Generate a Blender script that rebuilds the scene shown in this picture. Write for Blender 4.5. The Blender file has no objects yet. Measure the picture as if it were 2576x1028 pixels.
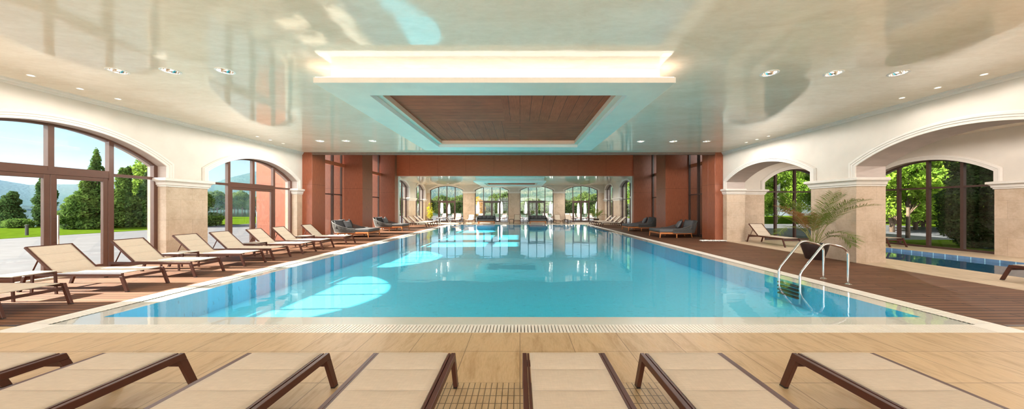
import bpy, bmesh, math, random
import numpy as np
from mathutils import Vector, Matrix
from mathutils.geometry import delaunay_2d_cdt

C = bpy.context.scene.collection
PI = math.pi
R = math.radians

# ------------------------------------------------------------------ helpers
class MB:
    """collects shapes into one mesh"""
    def __init__(s):
        s.v = []; s.f = []; s.m = []
    def add(s, vs, fs, mi=0):
        b = len(s.v)
        s.v += [tuple(v) for v in vs]
        s.f += [tuple(b + i for i in f) for f in fs]
        s.m += [mi] * len(fs)
        return s
    def box(s, x0, x1, y0, y1, z0, z1, mi=0):
        vs = [(x, y, z) for z in (z0, z1) for y in (y0, y1) for x in (x0, x1)]
        return s.add(vs, [(0, 2, 3, 1), (4, 5, 7, 6), (0, 1, 5, 4), (2, 6, 7, 3), (0, 4, 6, 2), (1, 3, 7, 5)], mi)
    def bar(s, p0, p1, w, h, side=(0, 1, 0), mi=0):
        """rectangular bar p0->p1; w along 'side', h across"""
        p0 = Vector(p0); p1 = Vector(p1); d = (p1 - p0).normalized()
        a = Vector(side); a = (a - d * a.dot(d)).normalized(); b = d.cross(a)
        vs = []
        for p in (p0, p1):
            for i, j in ((-1, -1), (1, -1), (1, 1), (-1, 1)):
                vs.append(p + a * (i * w / 2) + b * (j * h / 2))
        return s.add(vs, [(3, 2, 1, 0), (4, 5, 6, 7), (0, 1, 5, 4), (1, 2, 6, 5), (2, 3, 7, 6), (3, 0, 4, 7)], mi)
    def tube(s, pts, r, n=10, mi=0, cap=True):
        pts = [Vector(p) for p in pts]
        rs = r if isinstance(r, (list, tuple)) else [r] * len(pts)
        prev = None; vs = []
        for i, p in enumerate(pts):
            t = (pts[min(i + 1, len(pts) - 1)] - pts[max(i - 1, 0)]).normalized()
            if prev is None:
                a = t.orthogonal().normalized()
            else:
                a = (prev - t * prev.dot(t)).normalized()
            prev = a; b = t.cross(a)
            for k in range(n):
                q = 2 * PI * k / n
                vs.append(p + (a * math.cos(q) + b * math.sin(q)) * rs[i])
        fs = []
        for i in range(len(pts) - 1):
            for k in range(n):
                k2 = (k + 1) % n
                fs.append((i * n + k, i * n + k2, (i + 1) * n + k2, (i + 1) * n + k))
        if cap:
            fs.append(tuple(range(n - 1, -1, -1))); fs.append(tuple((len(pts) - 1) * n + k for k in range(n)))
        return s.add(vs, fs, mi)
    def lathe(s, prof, n=24, c=(0, 0, 0), mi=0, wob=None):
        vs = []; fs = []
        for i, (r, z) in enumerate(prof):
            for k in range(n):
                q = 2 * PI * k / n
                rr = r * (wob(q, i) if wob else 1)
                vs.append((c[0] + rr * math.cos(q), c[1] + rr * math.sin(q), c[2] + z))
        for i in range(len(prof) - 1):
            for k in range(n):
                k2 = (k + 1) % n
                fs.append((i * n + k, i * n + k2, (i + 1) * n + k2, (i + 1) * n + k))
        return s.add(vs, fs, mi)
    def prism(s, poly, a0, a1, fn, mi=0):
        """2D polygon extruded between a0, a1; fn(u, v, a) -> xyz"""
        n = len(poly)
        vs = [fn(u, v, a0) for u, v in poly] + [fn(u, v, a1) for u, v in poly]
        fs = [tuple(range(n - 1, -1, -1)), tuple(range(n, 2 * n))]
        fs += [(i, (i + 1) % n, n + (i + 1) % n, n + i) for i in range(n)]
        return s.add(vs, fs, mi)
    def sweep(s, path, prof, fn, closed=False, mi=0, sign=1):
        """path in 2D with mitred offsets; prof [(offset, t)]; fn(a, b, t) -> xyz"""
        n = len(path); P = [Vector(p) for p in path]; vs = []; fs = []
        for i in range(n):
            pv = P[i - 1] if (i > 0 or closed) else None
            nx = P[(i + 1) % n] if (i < n - 1 or closed) else None
            ns = []
            if pv is not None:
                d = (P[i] - pv).normalized(); ns.append(Vector((d.y, -d.x)))
            if nx is not None:
                d = (nx - P[i]).normalized(); ns.append(Vector((d.y, -d.x)))
            if len(ns) == 2:
                m = (ns[0] + ns[1]).normalized(); m = m / max(m.dot(ns[0]), .2)
            else:
                m = ns[0]
            for o, t in prof:
                q = P[i] + m * (o * sign)
                vs.append(fn(q.x, q.y, t))
        k = len(prof)
        for i in range(n if closed else n - 1):
            j = (i + 1) % n
            for a in range(k):
                b = (a + 1) % k
                fs.append((i * k + a, i * k + b, j * k + b, j * k + a))
        if not closed:
            fs.append(tuple(range(k - 1, -1, -1))); fs.append(tuple((n - 1) * k + a for a in range(k)))
        return s.add(vs, fs, mi)
    def build(s, name, mats, parent=None, smooth=False, bevel=0, segs=2, loc=None):
        me = bpy.data.meshes.new(name)
        me.from_pydata(s.v, [], s.f)
        if not isinstance(mats, (list, tuple)): mats = [mats]
        for m in mats: me.materials.append(m)
        me.polygons.foreach_set('material_index', s.m)
        bm = bmesh.new(); bm.from_mesh(me)
        bmesh.ops.recalc_face_normals(bm, faces=bm.faces)
        if bevel:
            es = [e for e in bm.edges if len(e.link_faces) == 2 and e.calc_face_angle(0) > .5]
            bmesh.ops.bevel(bm, geom=es, offset=bevel, segments=segs, affect='EDGES', profile=.5, clamp_overlap=True)
        bm.to_mesh(me); bm.free()
        if smooth:
            me.polygons.foreach_set('use_smooth', [True] * len(me.polygons))
            if smooth != 'all':
                me.set_sharp_from_angle(angle=R(40))
        o = bpy.data.objects.new(name, me); C.objects.link(o)
        if parent is not None: o.parent = parent
        if loc is not None: o.location = loc
        return o

def tag(o, label=None, cat=None, group=None, kind=None):
    if label: o['label'] = label
    if cat: o['category'] = cat
    if group: o['group'] = group
    if kind: o['kind'] = kind
    return o
def thing(name, label, cat, loc=(0, 0, 0), rz=0, group=None, kind=None):
    o = bpy.data.objects.new(name, None); C.objects.link(o)
    o.empty_display_size = .2
    o.location = loc; o.rotation_euler = (0, 0, rz)
    return tag(o, label, cat, group, kind)
def struct(o):
    o['kind'] = 'structure'; return o
KIDS = {}
def children(o):
    return list(o.children)
def dup(root, loc, rz=0, label=None, scale=None):
    r = root.copy(); C.objects.link(r)
    r.location = loc; r.rotation_euler = (0, 0, rz)
    if scale: r.scale = scale
    if label: r['label'] = label
    for ch in children(root):
        c = ch.copy(); C.objects.link(c); c.parent = r
        for g in children(ch):
            d = g.copy(); C.objects.link(d); d.parent = c
    return r

# ------------------------------------------------------------------ materials
def N(nt, t, **kw):
    n = nt.nodes.new(t)
    for k, v in kw.items():
        if k in n.inputs: n.inputs[k].default_value = v
        else: setattr(n, k, v)
    return n
def new_mat(name):
    m = bpy.data.materials.new(name); m.use_nodes = True
    nt = m.node_tree
    return m, nt, nt.nodes['Principled BSDF']
def c4(c): return (c[0], c[1], c[2], 1)
def mul(c, k): return tuple(min(1, x * k) for x in c)

def coords(nt, scale=(1, 1, 1), loc=(0, 0, 0)):
    tc = N(nt, 'ShaderNodeTexCoord'); mp = N(nt, 'ShaderNodeMapping')
    mp.inputs['Scale'].default_value = scale; mp.inputs['Location'].default_value = loc
    nt.links.new(tc.outputs['Object'], mp.inputs['Vector'])
    return mp.outputs['Vector']
def noise(nt, vec, scale=5, detail=4, rough=.55, dist=0):
    n = N(nt, 'ShaderNodeTexNoise')
    n.inputs['Scale'].default_value = scale; n.inputs['Detail'].default_value = detail
    n.inputs['Roughness'].default_value = rough; n.inputs['Distortion'].default_value = dist
    nt.links.new(vec, n.inputs['Vector'])
    return n.outputs['Fac']
def ramp(nt, fac, stops):
    r = N(nt, 'ShaderNodeValToRGB')
    e = r.color_ramp.elements
    while len(e) < len(stops): e.new(.5)
    for i, (p, c) in enumerate(stops):
        e[i].position = p; e[i].color = c4(c) if len(c) == 3 else c
    nt.links.new(fac, r.inputs['Fac'])
    return r.outputs['Color']
def mixc(nt, a, b, fac, mode='MIX'):
    n = N(nt, 'ShaderNodeMix'); n.data_type = 'RGBA'; n.blend_type = mode
    for sock, val in ((n.inputs[0], fac), (n.inputs[6], a), (n.inputs[7], b)):
        if hasattr(val, 'is_output'): nt.links.new(val, sock)
        elif isinstance(val, (int, float)): sock.default_value = val
        else: sock.default_value = c4(val)
    return n.outputs[2]
def bump(nt, h, strength=.3, dist=.01, normal=None):
    b = N(nt, 'ShaderNodeBump'); b.inputs['Strength'].default_value = strength; b.inputs['Distance'].default_value = dist
    nt.links.new(h, b.inputs['Height'])
    if normal: nt.links.new(normal, b.inputs['Normal'])
    return b.outputs['Normal']

def simple(name, col, rough=.5, metal=0, var=.12, vscale=6, bmp=0, bscale=60, stretch=(1, 1, 1), spec=.5, coat=0):
    m, nt, p = new_mat(name)
    v = coords(nt, stretch)
    f = noise(nt, v, vscale, 5)
    colr = ramp(nt, f, [(.3, mul(col, 1 - var)), (.7, mul(col, 1 + var))])
    nt.links.new(colr, p.inputs['Base Color'])
    p.inputs['Roughness'].default_value = rough; p.inputs['Metallic'].default_value = metal
    p.inputs['Specular IOR Level'].default_value = spec
    p.inputs['Coat Weight'].default_value = coat
    if bmp:
        nt.links.new(bump(nt, noise(nt, v, bscale, 3), bmp, .004), p.inputs['Normal'])
    return m

def brick(nt, vec, w, h, mortar, c1, c2, cm, offset=.5):
    b = N(nt, 'ShaderNodeTexBrick'); b.offset = offset; b.offset_frequency = 2; b.squash = 1
    b.inputs['Scale'].default_value = 1; b.inputs['Brick Width'].default_value = w; b.inputs['Row Height'].default_value = h
    b.inputs['Mortar Size'].default_value = mortar; b.inputs['Mortar Smooth'].default_value = .1
    b.inputs['Color1'].default_value = c4(c1); b.inputs['Color2'].default_value = c4(c2); b.inputs['Mortar'].default_value = c4(cm)
    nt.links.new(vec, b.inputs['Vector'])
    return b
def wallvec(nt):
    tc = N(nt, 'ShaderNodeTexCoord'); s = N(nt, 'ShaderNodeSeparateXYZ'); nt.links.new(tc.outputs['Object'], s.inputs[0])
    a = N(nt, 'ShaderNodeMath', operation='ADD'); nt.links.new(s.outputs[0], a.inputs[0]); nt.links.new(s.outputs[1], a.inputs[1])
    c = N(nt, 'ShaderNodeCombineXYZ'); nt.links.new(a.outputs[0], c.inputs[0]); nt.links.new(s.outputs[2], c.inputs[1])
    return c.outputs[0], tc.outputs['Object']

def stone_mat(name, col, w=.66, h=.61):
    m, nt, p = new_mat(name)
    v, o = wallvec(nt)
    b = brick(nt, v, w, h, .0035, mul(col, .95), mul(col, 1.05), mul(col, .74))
    n1 = noise(nt, o, 2.2, 6, .65); n2 = noise(nt, o, 14, 5, .7)
    n3 = ramp(nt, n1, [(.3, (.80, .76, .70)), (.55, (1, 1, 1)), (.8, (1.0, .97, .93))])
    n4 = ramp(nt, n2, [(.35, (.90, .87, .82)), (.6, (1, 1, 1))])
    nt.links.new(mixc(nt, mixc(nt, b.outputs['Color'], n3, 1, 'MULTIPLY'), n4, 1, 'MULTIPLY'), p.inputs['Base Color'])
    p.inputs['Roughness'].default_value = .42
    nt.links.new(bump(nt, b.outputs['Fac'], -.4, .004), p.inputs['Normal'])
    return m

def floor_mat(name, col, w, h, ox=0, oy=0, mortar=.004, rough=.46, grain=True, cm=.45, offset=0.0):
    m, nt, p = new_mat(name)
    v = coords(nt, loc=(ox, oy, 0))
    b = brick(nt, v, w, h, mortar, mul(col, .95), mul(col, 1.05), mul(col, cm), offset)
    sv = coords(nt, (2.2, .5, 1)) if grain else coords(nt)
    n1 = noise(nt, sv, 3.5, 7, .65, .6); n2 = noise(nt, coords(nt, (26, 4, 1)), 2.5, 4, .6)
    a = ramp(nt, n1, [(.3, (.74, .68, .6)), (.52, (1, 1, 1)), (.75, (1.0, .95, .87))])
    c = ramp(nt, n2, [(.35, (.88, .85, .8)), (.6, (1, 1, 1))])
    nt.links.new(mixc(nt, mixc(nt, b.outputs['Color'], a, 1, 'MULTIPLY'), c, .8, 'MULTIPLY'), p.inputs['Base Color'])
    p.inputs['Roughness'].default_value = rough; p.inputs['Specular IOR Level'].default_value = .3
    nt.links.new(bump(nt, b.outputs['Fac'], -.4, .003), p.inputs['Normal'])
    return m

def plank_mat(name, c1, c2, cm, w=2.6, h=.12, rough=.45, axis='x', mortar=.005, bstr=.5, spec=.5):
    m, nt, p = new_mat(name)
    v = coords(nt)
    if axis == 'y':
        s = N(nt, 'ShaderNodeSeparateXYZ'); nt.links.new(v, s.inputs[0]); c = N(nt, 'ShaderNodeCombineXYZ')
        nt.links.new(s.outputs[1], c.inputs[0]); nt.links.new(s.outputs[0], c.inputs[1]); v = c.outputs[0]
    b = brick(nt, v, w, h, mortar, c1, c2, cm, .37)
    mp = N(nt, 'ShaderNodeMapping'); mp.inputs['Scale'].default_value = (1.2, 30, 1); nt.links.new(v, mp.inputs['Vector'])
    g = noise(nt, mp.outputs[0], 2, 5, .6)
    gr = ramp(nt, g, [(.3, (.72, .7, .68)), (.6, (1.0, 1.0, 1.0))])
    k = noise(nt, v, 1.6, 4, .6)
    kr = ramp(nt, k, [(.3, (.82, .82, .82)), (.6, (1, 1, 1))])
    nt.links.new(mixc(nt, mixc(nt, b.outputs['Color'], gr, 1, 'MULTIPLY'), kr, 1, 'MULTIPLY'), p.inputs['Base Color'])
    p.inputs['Roughness'].default_value = rough
    nt.links.new(bump(nt, b.outputs['Fac'], -bstr, .004), p.inputs['Normal'])
    p.inputs['Specular IOR Level'].default_value = spec
    return m

def panel_wood(name, c1, c2, vertical=True, seam=None, rough=.38):
    m, nt, p = new_mat(name)
    v, o = wallvec(nt)
    mp = N(nt, 'ShaderNodeMapping'); mp.inputs['Scale'].default_value = (38, 1.6, 1) if vertical else (1.2, 42, 1)
    nt.links.new(v, mp.inputs['Vector'])
    g = noise(nt, mp.outputs[0], 2.2, 6, .65)
    col = ramp(nt, g, [(.28, c1), (.72, c2)])
    if seam:
        b = brick(nt, v, seam[0], seam[1], .006, (1, 1, 1), (1, 1, 1), (.35, .3, .28), 0)
        col = mixc(nt, col, b.outputs['Color'], 1, 'MULTIPLY')
    nt.links.new(col, p.inputs['Base Color'])
    p.inputs['Roughness'].default_value = rough
    nt.links.new(bump(nt, g, .12, .002), p.inputs['Normal'])
    return m

def schlick(nt, f0, nrm=None, power=5):
    """reflectance that rises towards grazing angles, the same from either side of the sheet"""
    lw = N(nt, 'ShaderNodeLayerWeight'); lw.inputs['Blend'].default_value = .5
    if nrm: nt.links.new(nrm, lw.inputs['Normal'])
    a = N(nt, 'ShaderNodeMath', operation='POWER'); nt.links.new(lw.outputs['Facing'], a.inputs[0]); a.inputs[1].default_value = power
    b = N(nt, 'ShaderNodeMath', operation='MULTIPLY_ADD'); nt.links.new(a.outputs[0], b.inputs[0]); b.inputs[1].default_value = 1 - f0; b.inputs[2].default_value = f0
    return b.outputs[0]

def glass_mat(name, tint=(.97, .985, .98), base=.025):
    m, nt, p = new_mat(name); nt.nodes.remove(p)
    out = nt.nodes['Material Output']
    t = N(nt, 'ShaderNodeBsdfTransparent'); t.inputs['Color'].default_value = c4(tint)
    g = N(nt, 'ShaderNodeBsdfGlossy'); g.inputs['Roughness'].default_value = 0.0
    f = schlick(nt, base)
    mx = N(nt, 'ShaderNodeMixShader')
    nt.links.new(f, mx.inputs[0]); nt.links.new(t.outputs[0], mx.inputs[1]); nt.links.new(g.outputs[0], mx.inputs[2])
    nt.links.new(mx.outputs[0], out.inputs['Surface'])
    return m

def water_mat(name, tint, bscale=(1.6, 5), strength=.05):
    m, nt, p = new_mat(name); nt.nodes.remove(p)
    out = nt.nodes['Material Output']
    nrm = bump(nt, noise(nt, coords(nt, (.8, 1.6, 1)), bscale[0], 2, .5), strength, .05)
    nrm = bump(nt, noise(nt, coords(nt), bscale[1], 2, .5), strength * .35, .02, nrm)
    t = N(nt, 'ShaderNodeBsdfTransparent'); t.inputs['Color'].default_value = c4(tint)
    g = N(nt, 'ShaderNodeBsdfGlossy'); g.inputs['Roughness'].default_value = 0.02
    f = schlick(nt, .02, nrm)
    nt.links.new(nrm, g.inputs['Normal'])
    mx = N(nt, 'ShaderNodeMixShader')
    nt.links.new(f, mx.inputs[0]); nt.links.new(t.outputs[0], mx.inputs[1]); nt.links.new(g.outputs[0], mx.inputs[2])
    nt.links.new(mx.outputs[0], out.inputs['Surface'])
    return m

def leaf_mat(name, c1, c2, trans=.45, scale=1.2):
    m, nt, p = new_mat(name); nt.nodes.remove(p)
    out = nt.nodes['Material Output']
    col = ramp(nt, noise(nt, coords(nt), scale, 4, .7), [(.3, c1), (.7, c2)])
    d = N(nt, 'ShaderNodeBsdfDiffuse'); t = N(nt, 'ShaderNodeBsdfTranslucent')
    nt.links.new(col, d.inputs['Color']); nt.links.new(col, t.inputs['Color'])
    mx = N(nt, 'ShaderNodeMixShader'); mx.inputs[0].default_value = trans
    nt.links.new(d.outputs[0], mx.inputs[1]); nt.links.new(t.outputs[0], mx.inputs[2])
    nt.links.new(mx.outputs[0], out.inputs['Surface'])
    return m

def emit_mat(name, col, strength):
    m, nt, p = new_mat(name)
    p.inputs['Base Color'].default_value = c4(col)
    p.inputs['Emission Color'].default_value = c4(col); p.inputs['Emission Strength'].default_value = strength
    return m

# ceiling: polished plaster
def ceiling_mat():
    m, nt, p = new_mat('polished_plaster')
    o = coords(nt)
    n1 = noise(nt, coords(nt, (.6, 1.3, 1)), 1.1, 6, .65, .8); n2 = noise(nt, coords(nt, (2, 5, 1)), 2.4, 5, .7, .5)
    c = ramp(nt, n1, [(.3, (.84, .71, .55)), (.7, (.95, .855, .715))])
    c2 = ramp(nt, n2, [(.35, (.93, .92, .90)), (.65, (1, 1, 1))])
    nt.links.new(mixc(nt, c, c2, 1, 'MULTIPLY'), p.inputs['Base Color'])
    p.inputs['Roughness'].default_value = .06
    p.inputs['IOR'].default_value = 1.7
    nr = bump(nt, noise(nt, coords(nt, (1.3, 1, 1)), 1.3, 2, .5, .3), .11, .04)
    nr = bump(nt, n2, .05, .008, nr)
    nt.links.new(nr, p.inputs['Normal'])
    return m

M = {}
M['ceil'] = ceiling_mat()
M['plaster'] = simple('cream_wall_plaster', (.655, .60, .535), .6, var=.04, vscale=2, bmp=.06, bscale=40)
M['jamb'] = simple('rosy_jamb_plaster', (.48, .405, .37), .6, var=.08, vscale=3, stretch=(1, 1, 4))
M['mould'] = simple('white_moulding_paint', (.72, .675, .625), .5, var=.03)
M['white'] = simple('white_paint', (.88, .85, .82), .45, var=.02)
M['softceil'] = simple('matt_cream_plaster', (.86, .76, .63), .42, var=.05, vscale=2)
M['reveal'] = simple('peach_white_paint', (.92, .62, .47), .6, var=.02, spec=.2)
M['stone'] = stone_mat('beige_limestone', (.62, .49, .375))
M['wood'] = panel_wood('red_brown_veneer', (.19, .05, .025), (.42, .13, .062), True, (30, 2.7))
M['wood_h'] = panel_wood('red_brown_veneer_beam', (.42, .095, .042), (.70, .185, .08), False, (2.1, 30))
M['traywood_x'] = plank_mat('tray_planks_across', (.64, .14, .065), (.58, .123, .057), (.10, .04, .025), 60, .27, .6, 'x', .005, .2, .08)
M['traywood_y'] = plank_mat('tray_planks_along', (.64, .14, .065), (.58, .123, .057), (.10, .04, .025), 60, .27, .6, 'y', .005, .2, .08)
M['fascia'] = simple('taupe_fascia', (.20, .135, .105), .5)
M['deck'] = plank_mat('brown_deck_boards', (.225, .105, .058), (.16, .073, .04), (.02, .01, .007), 2.8, .125, .6, 'x', .011, .6, .22)
M['tile'] = floor_mat('sand_porcelain_tile', (.60, .43, .255), .611, .611, 0, -3.41 + .611 * 12)
M['mosaic'] = floor_mat('sand_mosaic_tile', (.60, .43, .255), .0509, .102, 0, -2.80 + .611 * 12, .004, cm=.3)
M['farfloor'] = floor_mat('pale_stone_floor', (.62, .50, .37), .611, .611, 0, 0)
M['coping'] = simple('pale_coping_stone', (.84, .76, .69), .35, var=.03, vscale=3)
M['grate'] = simple('white_overflow_grate', (.84, .79, .72), .4, var=.04)
M['channel'] = simple('dark_channel', (.035, .02, .012), .8)
def pool_mat(name, col, sp=True):
    m, nt, p = new_mat(name)
    v = coords(nt)
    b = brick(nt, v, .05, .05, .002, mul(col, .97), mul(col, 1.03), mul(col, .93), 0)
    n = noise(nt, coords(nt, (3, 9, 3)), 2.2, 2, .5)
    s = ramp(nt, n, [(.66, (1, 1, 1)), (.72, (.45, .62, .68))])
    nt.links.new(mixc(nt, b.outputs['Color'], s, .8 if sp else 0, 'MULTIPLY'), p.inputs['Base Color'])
    p.inputs['Roughness'].default_value = .5
    return m
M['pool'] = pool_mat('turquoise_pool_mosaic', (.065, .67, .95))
M['pool2'] = pool_mat('deep_blue_pool_mosaic', (.03, .17, .30), False)
M['bluetile'] = floor_mat('blue_border_tile', (.16, .30, .52), .3, .3, 0, 0, .012, .25, cm=2.6)
M['water'] = water_mat('pool_water_surface', (.94, .99, .995))
M['lakewater'] = water_mat('lake_water_surface', (.5, .65, .7), (.35, 1.3), .55)
M['glass'] = glass_mat('window_glass')
M['frame'] = simple('brown_metal_frame', (.12, .055, .038), .35, var=.06)
M['darkframe'] = simple('dark_bronze_frame', (.07, .038, .03), .35, var=.06)
M['steel'] = simple('polished_steel', (.78, .78, .78), .12, metal=1, var=.03)
M['chrome'] = simple('lamp_reflector', (.85, .83, .8), .08, metal=1, var=.02)
M['lframe'] = simple('brown_powder_coat', (.082, .026, .016), .42, var=.08, spec=.35)
M['cap'] = simple('black_plastic_cap', (.02, .018, .018), .5)
def fabric(name, col, sc=420, bmp=.25):
    m, nt, p = new_mat(name)
    v = coords(nt)
    w1 = N(nt, 'ShaderNodeTexWave'); w1.inputs['Scale'].default_value = sc / 6.28 / 2; w1.bands_direction = 'X'; nt.links.new(v, w1.inputs['Vector'])
    w2 = N(nt, 'ShaderNodeTexWave'); w2.inputs['Scale'].default_value = sc / 6.28 / 2; w2.bands_direction = 'Y'; nt.links.new(v, w2.inputs['Vector'])
    s = N(nt, 'ShaderNodeMath', operation='ADD'); nt.links.new(w1.outputs['Fac'], s.inputs[0]); nt.links.new(w2.outputs['Fac'], s.inputs[1])
    n = noise(nt, coords(nt, (40, 4, 4)), 3, 3); n2 = noise(nt, coords(nt, (4, 40, 4)), 3, 3)
    c = ramp(nt, n, [(.3, mul(col, .93)), (.7, mul(col, 1.05))]); cc = ramp(nt, n2, [(.3, (.94, .94, .93)), (.7, (1, 1, 1))])
    nt.links.new(mixc(nt, c, cc, 1, 'MULTIPLY'), p.inputs['Base Color'])
    p.inputs['Roughness'].default_value = .75
    p.inputs['Specular IOR Level'].default_value = .3
    nt.links.new(bump(nt, s.outputs[0], bmp, .0015), p.inputs['Normal'])
    return m
M['sling'] = fabric('beige_sling_fabric', (.62, .52, .42))
M['seam'] = simple('stitched_seam', (.50, .42, .34), .8)
M['grey'] = fabric('dark_grey_upholstery', (.085, .085, .09), 600, .2)
M['greymat'] = fabric('grey_mattress_fabric', (.14, .14, .145), 600, .2)
M['pillow_l'] = fabric('mid_grey_pillow_fabric', (.17, .17, .18), 600, .2)
M['rope'] = simple('grey_rope', (.12, .115, .11), .8, var=.2, vscale=30)
M['teak'] = simple('orange_teak', (.55, .19, .055), .45, var=.2, vscale=8, stretch=(1, 1, 8))
M['towel'] = simple('white_towel', (.85, .84, .82), .9, bmp=.3, bscale=120)
M['tabletop'] = simple('taupe_table_top', (.36, .30, .25), .4)
M['pot'] = simple('dark_brown_planter', (.035, .022, .020), .35)
M['soil'] = simple('potting_soil', (.05, .03, .02), .9, var=.4, vscale=40)
M['palm'] = leaf_mat('palm_leaf', (.10, .16, .03), (.26, .32, .08), .3, 4)
M['palm_dry'] = leaf_mat('dry_palm_leaf', (.38, .17, .07), (.48, .28, .12), .3, 4)
M['cane'] = simple('palm_cane', (.30, .30, .10), .5, var=.4, vscale=12)
M['yellowleaf'] = leaf_mat('yellow_green_leaf', (.30, .36, .02), (.62, .52, .04), .4, 6)
M['conifer'] = leaf_mat('conifer_needles', (.03, .075, .02), (.13, .20, .045), .35, 1.5)
M['conifer2'] = leaf_mat('cypress_needles', (.02, .05, .02), (.07, .12, .035), .3, 1.5)
M['broad'] = leaf_mat('bright_maple_leaf', (.10, .22, .025), (.36, .50, .07), .6, .8)
M['broad2'] = leaf_mat('mid_green_leaf', (.08, .16, .025), (.24, .34, .06), .45, .8)
M['shoreleaf'] = leaf_mat('dull_green_leaf', (.035, .075, .025), (.15, .20, .06), .35, .5)
M['autumn'] = leaf_mat('autumn_leaf', (.55, .28, .03), (.75, .45, .05), .5, 1)
M['bark'] = simple('tree_bark', (.11, .075, .05), .9, var=.3, vscale=12, bmp=.5)
M['lawn'] = simple('mown_lawn', (.052, .09, .007), 1.0, spec=0, var=.3, vscale=3, bmp=.6, bscale=60)
M['terrace'] = plank_mat('pale_terrace_boards', (.115, .12, .135), (.10, .105, .12), (.055, .055, .065), 3, .15, .7, 'x', .005, .5, .08)
M['shore'] = simple('shore_earth', (.10, .11, .05), .95, var=.3)
M['canvas'] = simple('white_parasol_canvas', (.86, .85, .83), .8, var=.03)
M['pebble'] = simple('white_pebble', (.80, .78, .74), .6)
M['bollard'] = simple('black_bollard_metal', (.03, .03, .032), .5)
M['glow'] = emit_mat('warm_lamp_glow', (1, .86, .66), .6)
M['glow2'] = emit_mat('bright_spot_lens', (1, .86, .68), 5)
M['led'] = emit_mat('warm_led_strip', (1, .91, .84), 1.25)
M['roof'] = simple('roof_slab_concrete', (.5, .48, .45), .8)
M['redpanel'] = panel_wood('terracotta_facade_panel', (.30, .085, .04), (.42, .135, .065), True, (30, 2.7))
def hill_mat(name, c1, c2, c3, sc):
    m, nt, p = new_mat(name)
    n = noise(nt, coords(nt), sc, 8, .7); n2 = noise(nt, coords(nt), sc * .12, 3, .5)
    a = ramp(nt, n, [(.35, c1), (.62, c2)])
    nt.links.new(mixc(nt, a, c3, ramp(nt, n2, [(.5, (0, 0, 0)), (.64, (1, 1, 1))])), p.inputs['Base Color'])
    p.inputs['Roughness'].default_value = 1; p.inputs['Specular IOR Level'].default_value = 0
    return m
M['hill'] = hill_mat('forested_hillside', (.010, .025, .015), (.05, .08, .04), (.09, .10, .055), .13)
M['mount'] = hill_mat('distant_forest_ridge', (.02, .04, .03), (.035, .06, .04), (.05, .065, .045), .02)

# ------------------------------------------------------------------ dimensions
WL, WR = -10.4, 9.7          # hall faces of the side walls
HC = 4.22                    # hall ceiling
YB, YE = -2.6, 14.66         # hall back wall, hall ceiling edge
ZC = 5.7                     # ceiling of the timber-clad bay
YF0, YF1 = 23.4, 32.9        # far room
HF = 3.96                    # far room ceiling
FL, FR = -10.0, 9.0          # far room side walls
SX, SY = 16.0, 14.9          # side hall outer wall, end wall
PX0, PX1, PY0, PY1 = -6.13, 5.90, 4.51, 28.07
CO, GR, BO = .32, .27, .05
DEP = .48

def arcz(u, c, half, zs, rise):
    r = (half * half + rise * rise) / (2 * rise)
    return zs + rise - r + math.sqrt(max(r * r - (u - c) ** 2, 0))
def arc_pts(c, half, zs, rise, n=28):
    return [(c - half + 2 * half * i / n, arcz(c - half + 2 * half * i / n, c, half, zs, rise)) for i in range(n + 1)]

def mapx(a): return lambda u, z, p: (p, u, z)      # plane x = const, u = y
def mapy(a): return lambda u, z, p: (u, p, z)
def arch_wall(name, plane, p0, p1, u0, u1, ztop, ops, zsplit=2.21):
    """wall between faces p0 (room) and p1 with arched openings [(c, half, zs, rise)]; materials stone, plaster"""
    fn = (lambda u, z, p: (p, u, z)) if plane == 'x' else (lambda u, z, p: (u, p, z))
    mb = MB(); ops = sorted(ops); cur = u0
    def quad(a, b, za0, za1, zb0, zb1, mi):
        for p in (p0, p1):
            mb.add([fn(a, za0, p), fn(b, zb0, p), fn(b, zb1, p), fn(a, za1, p)], [(0, 1, 2, 3)], mi)
    for o in ops + [None]:
        e = u1 if o is None else o[0] - o[1]
        if e > cur + 1e-6:
            quad(cur, e, 0, zsplit, 0, zsplit, 0); quad(cur, e, zsplit, ztop, zsplit, ztop, 1)
        if o is None: break
        c, h, zs, rise = o
        pts = arc_pts(c, h, zs, rise)
        for (a, za), (b, zb) in zip(pts, pts[1:]):
            quad(a, b, za, ztop, zb, ztop, 1)
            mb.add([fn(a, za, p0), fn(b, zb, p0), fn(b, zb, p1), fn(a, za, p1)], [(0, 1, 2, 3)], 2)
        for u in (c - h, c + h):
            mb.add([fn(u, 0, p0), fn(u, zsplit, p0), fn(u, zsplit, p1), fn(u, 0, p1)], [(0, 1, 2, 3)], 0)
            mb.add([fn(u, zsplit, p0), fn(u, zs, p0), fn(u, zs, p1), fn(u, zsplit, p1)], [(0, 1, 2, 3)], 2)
        cur = c + h
    for u in (u0, u1):
        mb.add([fn(u, 0, p0), fn(u, ztop, p0), fn(u, ztop, p1), fn(u, 0, p1)], [(0, 1, 2, 3)], 1)
    mb.add([fn(u0, ztop, p0), fn(u1, ztop, p0), fn(u1, ztop, p1), fn(u0, ztop, p1)], [(0, 1, 2, 3)], 1)
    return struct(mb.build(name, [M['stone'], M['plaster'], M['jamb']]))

TR = [0]
def trim(mb, mat, **k):
    TR[0] += 1
    return struct(mb.build('trim_%d' % TR[0], mat, **k))

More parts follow.
